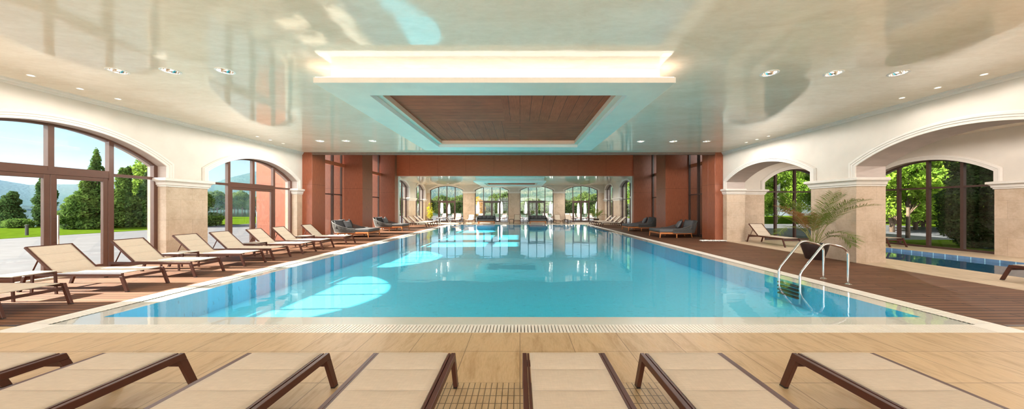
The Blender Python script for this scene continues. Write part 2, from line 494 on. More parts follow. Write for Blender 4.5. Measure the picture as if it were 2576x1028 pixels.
ARCHP = [(.0, .0), (.0, .035), (.055, .035), (.065, .05), (.10, .05), (.115, .065), (.155, .065), (.175, .04), (.19, .025), (.19, 0)]
def archivolt(plane, p0, sgn, op, zc):
    c, h, zs, rise = op
    path = [(c - h, zc), (c - h, zs)] + arc_pts(c, h, zs, rise, 36)[1:-1] + [(c + h, zs), (c + h, zc)]
    fn = (lambda u, z, t: (p0 + sgn * t, u, z)) if plane == 'x' else (lambda u, z, t: (u, p0 + sgn * t, z))
    mb = MB(); mb.sweep(path, ARCHP, fn, sign=-1)
    return trim(mb, M['mould'])
CORN = [(-.02, .0), (.025, .0), (.025, .035), (.05, .05), (.06, .12), (.10, .16), (.13, .17), (.13, .235), (.11, .25), (.02, .262), (-.02, .262)]
def cornice(path, sign, z=2.21):
    mb = MB(); mb.sweep(path, CORN, lambda a, b, t: (a, b, z + t), sign=sign)
    return trim(mb, M['mould'])

# ------------------------------------------------------------------ hall side walls
LOP = [(6.97, 2.05, 2.80, .70), (12.27, 2.05, 2.80, .70)]
ROP = [(1.45, 2.05, 2.78, .62), (6.80, 2.05, 2.78, .62), (12.31, 2.08, 2.78, .62)]
arch_wall('wall_left', 'x', WL, WL - .55, YB, YE, HC, LOP)
arch_wall('wall_right', 'x', WR, WR + .85, YB, YE, HC, ROP)
def piers(ops, u0, u1):
    out = []; cur = u0
    for o in sorted(ops):
        out.append((cur, o[0] - o[1])); cur = o[0] + o[1]
    out.append((cur, u1)); return out
for o in LOP: archivolt('x', WL, 1, o, 2.45)
for o in ROP: archivolt('x', WR, -1, o, 2.45)
for i, (a, b) in enumerate(piers(LOP, YB, YE)):
    cornice([(WL - .27, a), (WL, a), (WL, b), (WL - .27, b)] if b < YE - .01 else [(WL - .27, a), (WL, a), (WL, b)], 1)
for i, (a, b) in enumerate(piers(ROP, YB, YE)):
    cornice([(WR + .84, a), (WR, a), (WR, b), (WR + .84, b)] if b < YE - .01 else [(WR + .84, a), (WR, a), (WR, b)], -1)
# crown lines under the ceiling
CROWN = [(0, -.11), (.03, -.11), (.035, -.06), (.07, -.04), (.075, 0), (0, 0)]
for pth, sg in (([(WL, YB), (WL, YE)], 1), ([(WR, YB), (WR, YE)], -1)):
    mb = MB(); mb.sweep(pth, CROWN, lambda a, b, t: (a, b, HC + t), sign=sg); trim(mb, M['mould'])

# back wall behind the viewer, with big arched windows
BOP = [(-7.8, 2.25, 3.6, .3), (-2.95, 2.25, 3.6, .3), (1.9, 2.25, 3.6, .3), (6.75, 2.25, 3.6, .3), (13.2, 2.25, 3.6, .3)]
arch_wall('wall_back', 'y', YB, YB - .5, WL - .55, SX + .5, HC, BOP)

# side hall
SOP = [(6.97, 1.85, 2.82, .64), (12.25, 1.90, 2.82, .64)]
EOP = [(13.50, 1.63, 2.80, .66)]
arch_wall('wall_side_hall', 'x', SX, SX + .5, YB, SY + .5, HC, SOP)
arch_wall('wall_side_hall_end', 'y', SY, SY + .5, WR + .0, SX, HC, EOP)
for o in SOP: archivolt('x', SX, -1, o, 2.45)
for o in EOP: archivolt('y', SY, -1, o, 2.45)
for (a, b) in piers(SOP, YB, SY):
    cornice([(SX + .25, a), (SX, a), (SX, b), (SX + .25, b)] if b < SY - .01 else [(SX + .25, a), (SX, a), (SX, b)], -1)
cornice([(WR + .86, SY), (EOP[0][0] - EOP[0][1], SY), (EOP[0][0] - EOP[0][1], SY + .25)], 1)
cornice([(EOP[0][0] + EOP[0][1], SY + .25), (EOP[0][0] + EOP[0][1], SY), (SX, SY)], 1)

# far room walls
FOP = [(-7.87, 1.78, 3.44, .46), (-3.03, 1.80, 3.44, .46), (1.80, 1.80, 3.44, .46), (6.58, 1.77, 3.44, .46)]
FLOP = [(26.1, 1.5, 3.42, .48), (30.85, 1.42, 3.42, .48)]
FROP = [(26.2, 1.5, 3.42, .48), (31.0, 1.42, 3.42, .48)]
arch_wall('wall_far', 'y', YF1, YF1 + .45, FL - .5, FR + .5, HF + .3, FOP, 3.12)
arch_wall('wall_far_left', 'x', FL, FL - .5, YF0 - .2, YF1, HF + .3, FLOP)
arch_wall('wall_far_right', 'x', FR, FR + .5, YF0 - .2, YF1, HF + .3, FROP)
for (a, b) in piers(FLOP, YF0, YF1): cornice([(FL - .2, a), (FL, a), (FL, b), (FL - .2, b)], 1)
for (a, b) in piers(FROP, YF0, YF1): cornice([(FR + .2, a), (FR, a), (FR, b), (FR + .2, b)], -1)
for (a, b) in piers(FOP, FL, FR)[1:-1]:
    mb = MB(); mb.sweep([(a, YF1 + .2), (a, YF1), (b, YF1), (b, YF1 + .2)], [(x * .8, z * .75) for x, z in CORN], lambda p, q, t: (p, q, 3.1 + t), sign=1); trim(mb, M['mould'])
for o in FOP: archivolt('y', YF1, -1, o, 3.32)
for o in FLOP: archivolt('x', FL, 1, o, 2.45)
for o in FROP: archivolt('x', FR, -1, o, 2.45)

# ------------------------------------------------------------------ windows and doors
WN = [0]; DN = [0]
def window(plane, p, op, us, zt, depth=.10, mw=.075, doors=None, mat='frame', door_h=True, out=-1, split=None):
    """arched window in an opening: us = mullion lines, zt = transom height, doors = (u0, u1) span of a double door"""
    c, h, zs, rise = op
    fn = (lambda u, z, t: (p + t, u, z)) if plane == 'x' else (lambda u, z, t: (u, p + t, z))
    WN[0] += 1
    w = thing('window_%d' % WN[0], None, None, kind='structure')
    mb = MB()
    def vbar(u, z0, z1, wd=mw, d=depth): mb.prism([(u - wd / 2, z0), (u + wd / 2, z0), (u + wd / 2, z1), (u - wd / 2, z1)], -d / 2 - .004, d / 2 + .004, fn)
    def hbar(u0, u1, z, ht=mw, d=depth): mb.prism([(u0, z - ht / 2), (u1, z - ht / 2), (u1, z + ht / 2), (u0, z + ht / 2)], -d / 2, d / 2, fn)
    lo, hi = c - h, c + h
    for u in us:
        wd = mw * 1.25 if doors and (abs(u - doors[0]) < .02 or abs(u - doors[1]) < .02) else mw
        z0 = zt if doors and doors[0] + .02 < u < doors[1] - .02 else 0
        vbar(u, z0, arcz(u, c, h, zs, rise))
    vbar(lo + mw / 2, 0, zs + .03); vbar(hi - mw / 2, 0, zs + .03)
    pts = arc_pts(c, h, zs, rise, 28)
    e_ = depth / 2 - .004; mb.sweep(pts, [(0, -e_), (.05, -e_), (.05, e_), (0, e_)], fn, sign=1)
    if doors:
        hbar(lo, doors[0], zt, mw * .8); hbar(doors[1], hi, zt, mw * .8); hbar(doors[0], doors[1], zt, mw * 1.9)
        hbar(lo, doors[0], .03, .06); hbar(doors[1], hi, .03, .06)
    else:
        hbar(lo, hi, zt, mw * .8); hbar(lo, hi, .04, .08)
    mb.build('frame', M[mat], w)
    # glass as one sheet of real thickness above, and beside, the doors
    g = MB(); T = .007
    if doors:
        top = [(lo, zt), (hi, zt)] + [(u, z) for u, z in reversed(pts)]
        g.prism(top, -T, T, fn)
        for a, b in ((lo, doors[0]), (doors[1], hi)):
            if b - a > .08: g.prism([(a, .02), (b, .02), (b, zt), (a, zt)], -T, T, fn)
    else:
        g.prism([(lo, .02), (hi, .02)] + [(u, z) for u, z in reversed(pts)], -T, T, fn)
    g.build('glass', M['glass'], w)
    if doors:
        DN[0] += 1
        d = thing('door_%d' % DN[0], None, None, kind='structure')
        mid = (doors[0] + doors[1]) / 2; top = zt - mw * .95
        for a, b, hs in ((doors[0] + mw * .55, mid - .004, 1), (mid + .004, doors[1] - mw * .55, 0)):
            l = MB(); st = .095
            for q in ((a, a + st, .02, top), (b - st, b, .02, top), (a + st, b - st, .02, .16), (a + st, b - st, top - st, top)):
                l.prism([(q[0], q[2]), (q[1], q[2]), (q[1], q[3]), (q[0], q[3])], -depth * .38, depth * .38, fn)
            lf = l.build('door_leaf', M[mat], d, bevel=.006, segs=1)
            g = MB(); g.prism([(a + st, .16), (b - st, .16), (b - st, top - st), (a + st, top - st)], -T, T, fn)
            g.build('glass', M['glass'], lf)
            if door_h:
                hd = MB(); uh = b - .05 if hs else a + .05; s = -out
                if hs == 0 or door_h == 2:
                    tt = depth * .38
                    hd.tube([fn(uh, .72, s * (tt + .09)), fn(uh, 1.42, s * (tt + .09))], .018, 12)
                    for zz in (.80, 1.34): hd.tube([fn(uh, zz, s * (tt - .01)), fn(uh, zz, s * (tt + .09))], .012, 8)
                    hd.lathe([(.0, 0), (.026, 0), (.026, .012), (0, .012)], 12, fn(uh, .86, s * tt)) if False else None
                    hd.build('handle', M['steel'], lf, smooth=True)
    return w

XL = WL - .30
for o, dn in ((LOP[0], 1), (LOP[1], 2)):
    c = o[0]
    window('x', XL, o, [c - 1.03, c, c + 1.03], 2.44, doors=(c - 1.03, c + 1.03), mw=.095) if dn else window('x', XL, o, [c - 1.03, c, c + 1.03], 2.44, mw=.095)
for o in BOP: window('y', YB - .25, o, [o[0] - .9, o[0], o[0] + .9], 2.44)
window('x', SX + .25, SOP[0], [6.03, 6.97, 7.9], 2.36, mat='darkframe', out=1)
window('x', SX + .25, SOP[1], [11.25, 12.2, 13.15], 2.36, mat='darkframe', out=1, mw=.085)
window('y', SY + .25, EOP[0], [12.6, 13.55, 14.5], 2.36, mat='darkframe', out=1, mw=.085)
for o in FOP:
    c, h = o[0], o[1]; q = h / 2
    window('y', YF1 + .2, o, [c - q, c, c + q], 2.24, doors=(c - q, c + q), mat='darkframe', out=1, mw=.07, door_h=False)
for o in FLOP: window('x', FL - .25, o, [o[0] - .5, o[0] + .5], 2.3, mat='darkframe', mw=.08)
for o in FROP: window('x', FR + .25, o, [o[0] - .5, o[0] + .5], 2.3, mat='darkframe', out=1, mw=.08)

# tall windows of the timber bay
def tall_window(x, y0, y1, ym, mat='darkframe'):
    WN[0] += 1
    w = thing('window_%d' % WN[0], None, None, kind='structure')
    mb = MB()
    for y in (y0 + .03, y1 - .03): mb.box(x - .05, x + .05, y - .03, y + .03, 0, ZC)
    for y in ym: mb.box(x - .06, x + .06, y - .045, y + .045, 0, ZC)
    mb.box(x - .05, x + .05, y0, y1, 0, .05); mb.box(x - .05, x + .05, y0, y1, 2.29, 2.35)
    mb.build('frame', M[mat], w)
    t = MB(); t.box(x + .05, x + .20, y0, y1, 3.93, 4.10); t.build('transom_beam', M['wood_h'], w)
    g = MB(); g.box(x - .007, x + .007, y0, y1, .03, ZC - .02); g.build('glass', M['glass'], w)
tall_window(WL, 15.66, 17.88, [17.0]); tall_window(WL, 19.12, 22.58, [20.3, 21.45])
tall_window(WR + .2, 15.72, 17.95, [17.0], 'darkframe'); tall_window(WR + .2, 19.2, 22.85, [20.4, 21.6])

# ------------------------------------------------------------------ timber columns, beam, fascia
COLN = [0]
def column(x0, x1, y0, y1, z1=ZC, mat='wood'):
    mb = MB(); mb.box(x0, x1, y0, y1, 0, z1)
    return struct(mb.build('column', M[mat], bevel=.006, segs=1))
column(-12.6, -9.93, YE + .005, 15.65); column(-12.6, -9.18, 17.89, 19.11); column(-12.6, -9.21, 22.59, 23.19)
column(9.32, 11.3, YE + .55, 15.71); column(8.52, 11.3, 17.96, 19.19); column(8.48, 11.3, 22.86, 23.19)
struct(MB().box(9.32, WR + .002, YE + .005, YE + .55, 0, ZC).build('column', M['wood'], bevel=.006, segs=1))
mb = MB(); mb.box(-9.21, 8.48, 22.96, 23.35, HF - .01, ZC); struct(mb.build('beam', M['wood_h']))
mb = MB(); mb.box(-9.93, 9.32, YE - .02, YE + .14, 4.12, ZC); struct(mb.build('fascia_beam', M['fascia']))
# short jamb returns into the far room
for x0, x1 in ((-10.5, -9.21), (8.48, 9.5)):
    struct(MB().box(x0, x1, 23.20, 23.5, 0, HF + .3).build('column', M['plaster']))
mb = MB(); mb.box(-12.0, 11.5, YE + .14, 23.36, ZC, ZC + .15); struct(mb.build('ceiling_timber_bay', M['wood_h']))

# ------------------------------------------------------------------ ceilings with round cut-outs for the lamps
BIG = [(-7.74, 5.9), (-6.72, 5.9), (-5.67, 5.9), (4.88, 6.0), (6.13, 6.0), (7.40, 6.0),
       (-7.9, 12.1), (-6.86, 12.1), (-5.82, 12.1), (4.8, 12.2), (6.1, 12.2), (7.42, 12.2)]
SMALL = [(-9.72, 6.1), (-9.72, 6.78), (-9.72, 7.42), (-9.72, 11.36), (-9.72, 11.95), (-9.72, 12.6),
         (9.15, 6.05), (9.15, 6.72), (9.15, 7.35), (9.15, 11.3), (9.15, 11.85), (9.15, 12.4)]
NOS = 28
def holed(name, x0, x1, y0, y1, z, holes, mat, thick=.2):
    vs = [Vector(p) for p in ((x0, y0), (x1, y0), (x1, y1), (x0, y1))]; es = [(0, 1), (1, 2), (2, 3), (3, 0)]
    for hx, hy, hr in holes:
        b = len(vs)
        vs += [Vector((hx + hr * math.cos(2 * PI * k / NOS), hy + hr * math.sin(2 * PI * k / NOS))) for k in range(NOS)]
        es += [(b + k, b + (k + 1) % NOS) for k in range(NOS)]
    ov, oe, of = delaunay_2d_cdt(vs, es, [], 0, 1e-5)[:3]
    fs = []
    for f in of:
        cx = sum(ov[i].x for i in f) / len(f); cy = sum(ov[i].y for i in f) / len(f)
        if any((cx - hx) ** 2 + (cy - hy) ** 2 < (hr * .98) ** 2 for hx, hy, hr in holes): continue
        fs.append(tuple(f))
    mb = MB(); mb.add([(v.x, v.y, z) for v in ov], fs, 0)
    mb.box(x0, x1, y0, y1, z + thick, z + thick + .12, 1)
    for a, b, c, d in ((x0, x1, y0, y0), (x0, x1, y1, y1), (x0, x0, y0, y1), (x1, x1, y0, y1)):
        mb.add([(a, c, z), (b, d, z), (b, d, z + thick), (a, c, z + thick)], [(0, 1, 2, 3)], 0)
    return struct(mb.build(name, [mat, M['roof']]))
RB, RS = .125, .045
holed('ceiling', WL - .55, WR, YB - .5, YE, HC, [(x, y, RB) for x, y in BIG] + [(x, y, RS) for x, y in SMALL], M['ceil'])
SPOTS_SIDE = [(12.3, 3.5), (13.2, 7.5), (12.3, 11.0)]  # lamps added to brighten the side hall, bare holes without fixtures
holed('ceiling_side_hall', WR, SX + .5, YB - .5, SY + .5, HC, [(x, y, RS) for x, y in SPOTS_SIDE], M['ceil'])
FARS = [(-7.2, 26.5), (-7.2, 30.5), (5.8, 26.5), (5.8, 30.5)]  # downlights added to brighten the far room
holed('ceiling_far_room', FL - .5, FR + .5, YF0 - .2, YF1 + .45, HF, [(x, y, RB) for x, y in FARS], M['ceil'])

# hanging ceiling tray with hidden cove light
def tray(x0, x1, y0, y1, z0, th, ztop, ins, ox0, ox1, oy0, oy1, zp, nm, led='led'):
    t = thing(nm, None, None, kind='structure')
    mb = MB()
    mb.box(x0, x1, y0, oy0, z0, z0 + th); mb.box(x0, x1, oy1, y1, z0, z0 + th)
    mb.box(x0, ox0, oy0, oy1, z0, z0 + th); mb.box(ox1, x1, oy0, oy1, z0, z0 + th)
    slab = MB(); slab.v, slab.f = list(mb.v), list(mb.f)
    # underside polished, edges white
    slab.m = []
    for f in slab.f:
        zs = [slab.v[i][2] for i in f]
        slab.m.append(0 if max(zs) < z0 + 1e-4 else 1)
    slab.build('tray_slab', [M['softceil'], M['white']], t)
    b = MB(); e = .14
    bx0, bx1, by0, by1 = x0 + ins, x1 - ins, y0 + ins, y1 - ins
    b.box(bx0, bx1, by0, by0 + .05, z0 + th, ztop); b.box(bx0, bx1, by1 - .05, by1, z0 + th, ztop)
    b.box(bx0, bx0 + .05, by0 + .05, by1 - .05, z0 + th, ztop); b.box(bx1 - .05, bx1, by0 + .05, by1 - .05, z0 + th, ztop)
    b.build('upstand', M['white'], t)
    r = MB(); q = .12
    r.sweep([(ox0, oy0), (ox1, oy0), (ox1, oy1), (ox0, oy1)], [(0, z0 + th), (q, z0 + th + .002), (q, zp + .01), (q + .02, zp + .01), (q + .02, z0 + th)], lambda a, c, tt: (a, c, tt), closed=True, sign=-1)
    r.build('reveal', M['reveal'], t)
    p = MB(); mx, my = (ox0 + ox1) / 2, (oy0 + oy1) / 2
    for (a, b2, c, d, mi) in ((ox0, mx, oy0, my, 0), (mx, ox1, oy0, my, 1), (ox0, mx, my, oy1, 1), (mx, ox1, my, oy1, 0)):
        p.box(a, b2, c, d, zp, zp + .03, mi)
    p.build('timber_panel', [M['traywood_x'], M['traywood_y']], t)
    l = MB(); s = ins * .5; w = ins * .4; zl = z0 + th
    l.box(x0 + s - w, x1 - s + w, y0 + s - w, y0 + s + w, zl, zl + .015); l.box(x0 + s - w, x1 - s + w, y1 - s - w, y1 - s + w, zl, zl + .015)
    l.box(x0 + s - w, x0 + s + w, y0 + s, y1 - s, zl, zl + .015); l.box(x1 - s - w, x1 - s + w, y0 + s, y1 - s, zl, zl + .015)
    l.build('cove_light_strip', M[led], t)
    return t
tray(-3.78, 2.85, 5.61, 12.30, 3.875, .10, HC, .20, -3.06, 2.18, 6.25, 11.63, 4.10, 'ceiling_tray')
tray(-3.67, 2.07, 24.2, 31.0, 3.60, .09, HF, .15, -3.0, 1.5, 25.4, 28.9, 3.76, 'ceiling_tray_far', 'white')

# lamps
def downlight(x, y, z, r, label, group, kind):
    t = thing('recessed_downlight' if kind == 'big' else 'ceiling_spotlight', label, 'ceiling light', (x, y, z), 0, group)
    a = MB(); a.lathe([(r * .98, 0), (r * .98, -.006), (r * 1.22, -.008), (r * 1.24, -.002), (r * 1.24, 0.0)], 28)
    a.build('trim_ring', M['white'], t, smooth=True)
    b = MB(); b.lathe([(r * .97, 0.0), (r * .93, r * .35), (r * .7, r * .9), (r * .42, r * 1.15), (0.001, r * 1.15)], 28)
    b.build('reflector', M['chrome'], t, smooth=True)
    g = MB(); g.lathe([(0.001, r * .8), (r * .22, r * .82), (r * .3, r * .95), (r * .25, r * 1.14)], 16)
    if kind == 'small': g = MB(); g.lathe([(0.001, .006), (r * .8, .006), (r * .8, .02), (0.001, .02)], 20)
    g.build('bulb', M['glow' if kind == 'big' else 'glow2'], t, smooth=True)
    return t
ordn = ['first', 'second', 'third', 'fourth', 'fifth', 'sixth', 'seventh', 'eighth', 'ninth', 'tenth', 'eleventh', 'twelfth']
for i, (x, y) in enumerate(BIG):
    side = 'left' if x < 0 else 'right'
    row = 'near' if y < 9 else 'far'
    k = ordn[i % 3]
    downlight(x, y, HC, RB, 'chrome recessed downlight, %s from the left in the %s row, %s of the tray' % (k, row, side), 'recessed downlights in the hall ceiling', 'big')
for i, (x, y) in enumerate(SMALL):
    side = 'left' if x < 0 else 'right'
    row = 'nearer' if y < 9 else 'farther'
    downlight(x, y, HC, RS, 'small glowing spotlight beside the %s wall, %s of the %s three' % (side, ('nearest', 'middle', 'farthest')[i % 3], row), 'small spotlights along the walls', 'small')
for i, (x, y) in enumerate(FARS):
    downlight(x, y, HF, RB, 'added recessed downlight in the far room ceiling, %s end, %s side' % ('near' if y < 28 else 'window', 'left' if x < 0 else 'right'), 'added far room downlights', 'big')

LP = dict(big=74, small=6, far=200, side=130)
def spot(x, y, z, e, ang, col=(1, .925, .85), r=.03, blend=.6):
    l = bpy.data.lights.new('lamp', 'SPOT'); l.energy = e; l.spot_size = R(ang); l.spot_blend = blend; l.color = col; l.shadow_soft_size = r
    o = bpy.data.objects.new('lamp', l); C.objects.link(o); o.location = (x, y, z)
    return o
for x, y in BIG: spot(x, y, HC - .02, LP['big'] * (1.25 if y > 9 else .7 if x < 0 else .55), 179, blend=.12)
for x, y in SMALL + [(x, y) for x in (-9.72, 9.15) for y in (.6, 1.3, 2.0)]:  # extra near spots, out of view, are added to brighten the walls
    o = spot(x, y, HC - .02, LP['small'], 150, r=.03)
for x, y in FARS: spot(x, y, HF - .02, LP['far'], 165)
for x, y in SPOTS_SIDE: spot(x, y, HC - .02, LP['side'], 175, blend=.2)

# ------------------------------------------------------------------ floors, pool
ox0, ox1, oy0, oy1 = PX0 - CO - GR - BO, PX1 + CO + GR + BO, PY0 - CO - GR, PY1 + CO + GR + BO
def rects(name, rs, mats, z=0, th=.12):
    mb = MB()
    for r in rs:
        x0, x1, y0, y1 = r[:4]; mi = r[4] if len(r) > 4 else 0
        mb.box(x0, x1, y0, y1, z - th, z, mi)
    return struct(mb.build(name, mats))
MX0, MX1 = -1.222, 1.222
rects('floor', [(WL - .55, MX0, YB - .5, 2.8), (MX1, WR, YB - .5, 2.8), (MX0, MX1, YB - .5, 2.8, 1),
                (WL - .55, WR, 2.8, oy0)], [M['tile'], M['mosaic']])
rects('floor_deck', [(WL - .05, ox0, oy0 + .2, 28.9), (ox1, WR, oy0 + .2, 28.9)], [M['deck']])
rects('floor_deck_edge', [(WL - .05, ox0, oy0, oy0 + .2), (ox1, WR, oy0, oy0 + .2)], [M['tile']])
mb = MB(); mb.box(ox1 + .02, WR, oy0 + .2, oy0 + .26, -.01, .004); mb.box(WL, ox0 - .02, oy0 + .2, oy0 + .26, -.01, .004); trim(mb, M['darkframe'])
rects('floor_far', [(FL - .5, FR + .5, 28.9, YF1 + .45), (ox0, ox1, oy1, 28.9)], [M['farfloor']])
rects('floor_sill', [(WL - .55, WL - .05, 4.0, YE)], [M['farfloor']])
# side hall floor around the small pool
SPX0, SPX1, SPY0, SPY1 = 11.45, 14.55, 4.6, 12.15
rects('floor_side_hall', [(WR, SPX0, YB - .5, SY + .5), (SPX1, SX + .5, YB - .5, SY + .5), (SPX0, SPX1, YB - .5, SPY0), (SPX0, SPX1, SPY1, SY + .5)], [M['farfloor']])

# pool basin
mb = MB()
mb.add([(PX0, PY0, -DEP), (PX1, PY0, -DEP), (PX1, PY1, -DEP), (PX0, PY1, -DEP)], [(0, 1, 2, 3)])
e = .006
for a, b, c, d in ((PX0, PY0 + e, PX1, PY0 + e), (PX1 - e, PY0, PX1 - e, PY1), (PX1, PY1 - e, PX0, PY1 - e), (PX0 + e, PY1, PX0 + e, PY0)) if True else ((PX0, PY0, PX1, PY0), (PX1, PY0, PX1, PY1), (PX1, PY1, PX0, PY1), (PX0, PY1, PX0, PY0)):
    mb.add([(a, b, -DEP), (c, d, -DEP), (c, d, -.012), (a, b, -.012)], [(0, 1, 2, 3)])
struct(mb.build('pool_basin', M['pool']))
def ring(mb, ax0, ax1, ay0, ay1, w0, w1, wy1, z0, z1, mi=0):
    """frame around a rectangle: x widths w0, near width w1, far width wy1"""
    mb.box(ax0 - w0, ax1 + w0, ay0 - w1, ay0, z0, z1, mi); mb.box(ax0 - w0, ax1 + w0, ay1, ay1 + wy1, z0, z1, mi)
    mb.box(ax0 - w0, ax0, ay0, ay1, z0, z1, mi); mb.box(ax1, ax1 + w0, ay0, ay1, z0, z1, mi)
mb = MB(); ring(mb, PX0, PX1, PY0, PY1, CO, CO, CO, -.12, -.012); trim(mb, M['coping'])
mb = MB(); ring(mb, PX0 - CO - GR, PX1 + CO + GR, PY0 - CO - GR + .0, PY1 + CO + GR, BO, 0.001, BO, -.12, .0); trim(mb, M['grate'])
# overflow grating: slats over a dark channel
gx0, gx1, gy0, gy1 = PX0 - CO, PX1 + CO, PY0 - CO, PY1 + CO
mb = MB(); ring(mb, gx0, gx1, gy0, gy1, GR, GR, GR, -.13, -.11); trim(mb, M['channel'])
def grating(horiz, a0, a1, b0, b1, pitch=.0455, gap=.0125):
    mb = MB(); n = int((a1 - a0) / pitch)
    for i in range(n):
        s, e = a0 + i * pitch, a0 + (i + 1) * pitch - gap
        if horiz: mb.box(s, e, b0, b1, -.04, 0)
        else: mb.box(b0, b1, s, e, -.04, 0)
    if horiz:
        mb.box(a0, a1, b0, b0 + .012, -.05, -.001); mb.box(a0, a1, b1 - .012, b1, -.05, .0008)
    else:
        mb.box(b0, b0 + .012, a0, a1, -.05, -.001); mb.box(b1 - .012, b1, a0, a1, -.05, -.001)
    return trim(mb, M['grate'])
grating(True, gx0 + .1, gx1 - .1, gy0 - GR, gy0); grating(True, gx0, gx1, gy1, gy1 + GR)
grating(False, gy0, gy1, gx0 - GR, gx0); grating(False, gy0, gy1, gx1, gx1 + GR)
mb = MB(); mb.box(gx0 - GR, gx0 + .1, gy0 - GR, gy0, -.05, 0); mb.box(gx1 - .1, gx1 + GR, gy0 - GR, gy0, -.05, 0); trim(mb, M['grate'])
mb = MB(); mb.add([(gx0 + .002, gy0 + .002, -.004), (gx1 - .002, gy0 + .002, -.004), (gx1 - .002, gy1 - .002, -.004), (gx0 + .002, gy1 - .002, -.004)], [(0, 1, 2, 3)])
struct(mb.build('pool_water', M['water']))
# small side pool
mb = MB(); D2 = 1.0
mb.add([(SPX0, SPY0, -D2), (SPX1, SPY0, -D2), (SPX1, SPY1, -D2), (SPX0, SPY1, -D2)], [(0, 1, 2, 3)])
e = .006
for a, b, c, d in ((SPX0, SPY0 + e, SPX1, SPY0 + e), (SPX1 - e, SPY0, SPX1 - e, SPY1), (SPX1, SPY1 - e, SPX0, SPY1 - e), (SPX0 + e, SPY1, SPX0 + e, SPY0)) if True else ((SPX0, SPY0, SPX1, SPY0), (SPX1, SPY0, SPX1, SPY1), (SPX1, SPY1, SPX0, SPY1), (SPX0, SPY1, SPX0, SPY0)):
    mb.add([(a, b, -D2), (c, d, -D2), (c, d, -.18), (a, b, -.18)], [(0, 1, 2, 3)])
    mb.add([(a, b, -.18), (c, d, -.18), (c, d, -.001), (a, b, -.001)], [(0, 1, 2, 3)], 1)
struct(mb.build('side_pool_basin', [M['pool2'], M['bluetile']]))
mb = MB(); mb.add([(SPX0, SPY0, -.09), (SPX1, SPY0, -.09), (SPX1, SPY1, -.09), (SPX0, SPY1, -.09)], [(0, 1, 2, 3)])
struct(mb.build('side_pool_water', M['water']))

# white pebbles along the timber columns
def pebbles(label, x0, x1, y0, y1, n, seed):
    rnd = random.Random(seed); mb = MB()
    for i in range(n):
        x, y = rnd.uniform(x0, x1), rnd.uniform(y0, y1); s = rnd.uniform(.018, .038); q = rnd.uniform(0, PI)
        pr = [(0.001, 0), (s * .8, s * .25), (s, s * .6), (s * .7, s * 1.0), (0.001, s * 1.15)]
        mb.lathe(pr, 7, (x, y, rnd.uniform(0, .02)), 0, lambda a, i: 1 + .35 * math.cos(2 * (a - q)))
    return tag(mb.build('pebbles', M['pebble'], smooth='all'), label, 'pebbles', None, 'stuff')
pebbles('white pebbles heaped at the foot of the right timber column', 8.55, 9.66, YE - .32, YE + .0, 420, 1)
pebbles('white pebbles under the nearer tall window on the left', WL + .12, WL + .45, 15.7, 17.85, 420, 2)
pebbles('white pebbles under the farther tall window on the left', WL + .12, WL + .45, 19.15, 22.5, 420, 3)

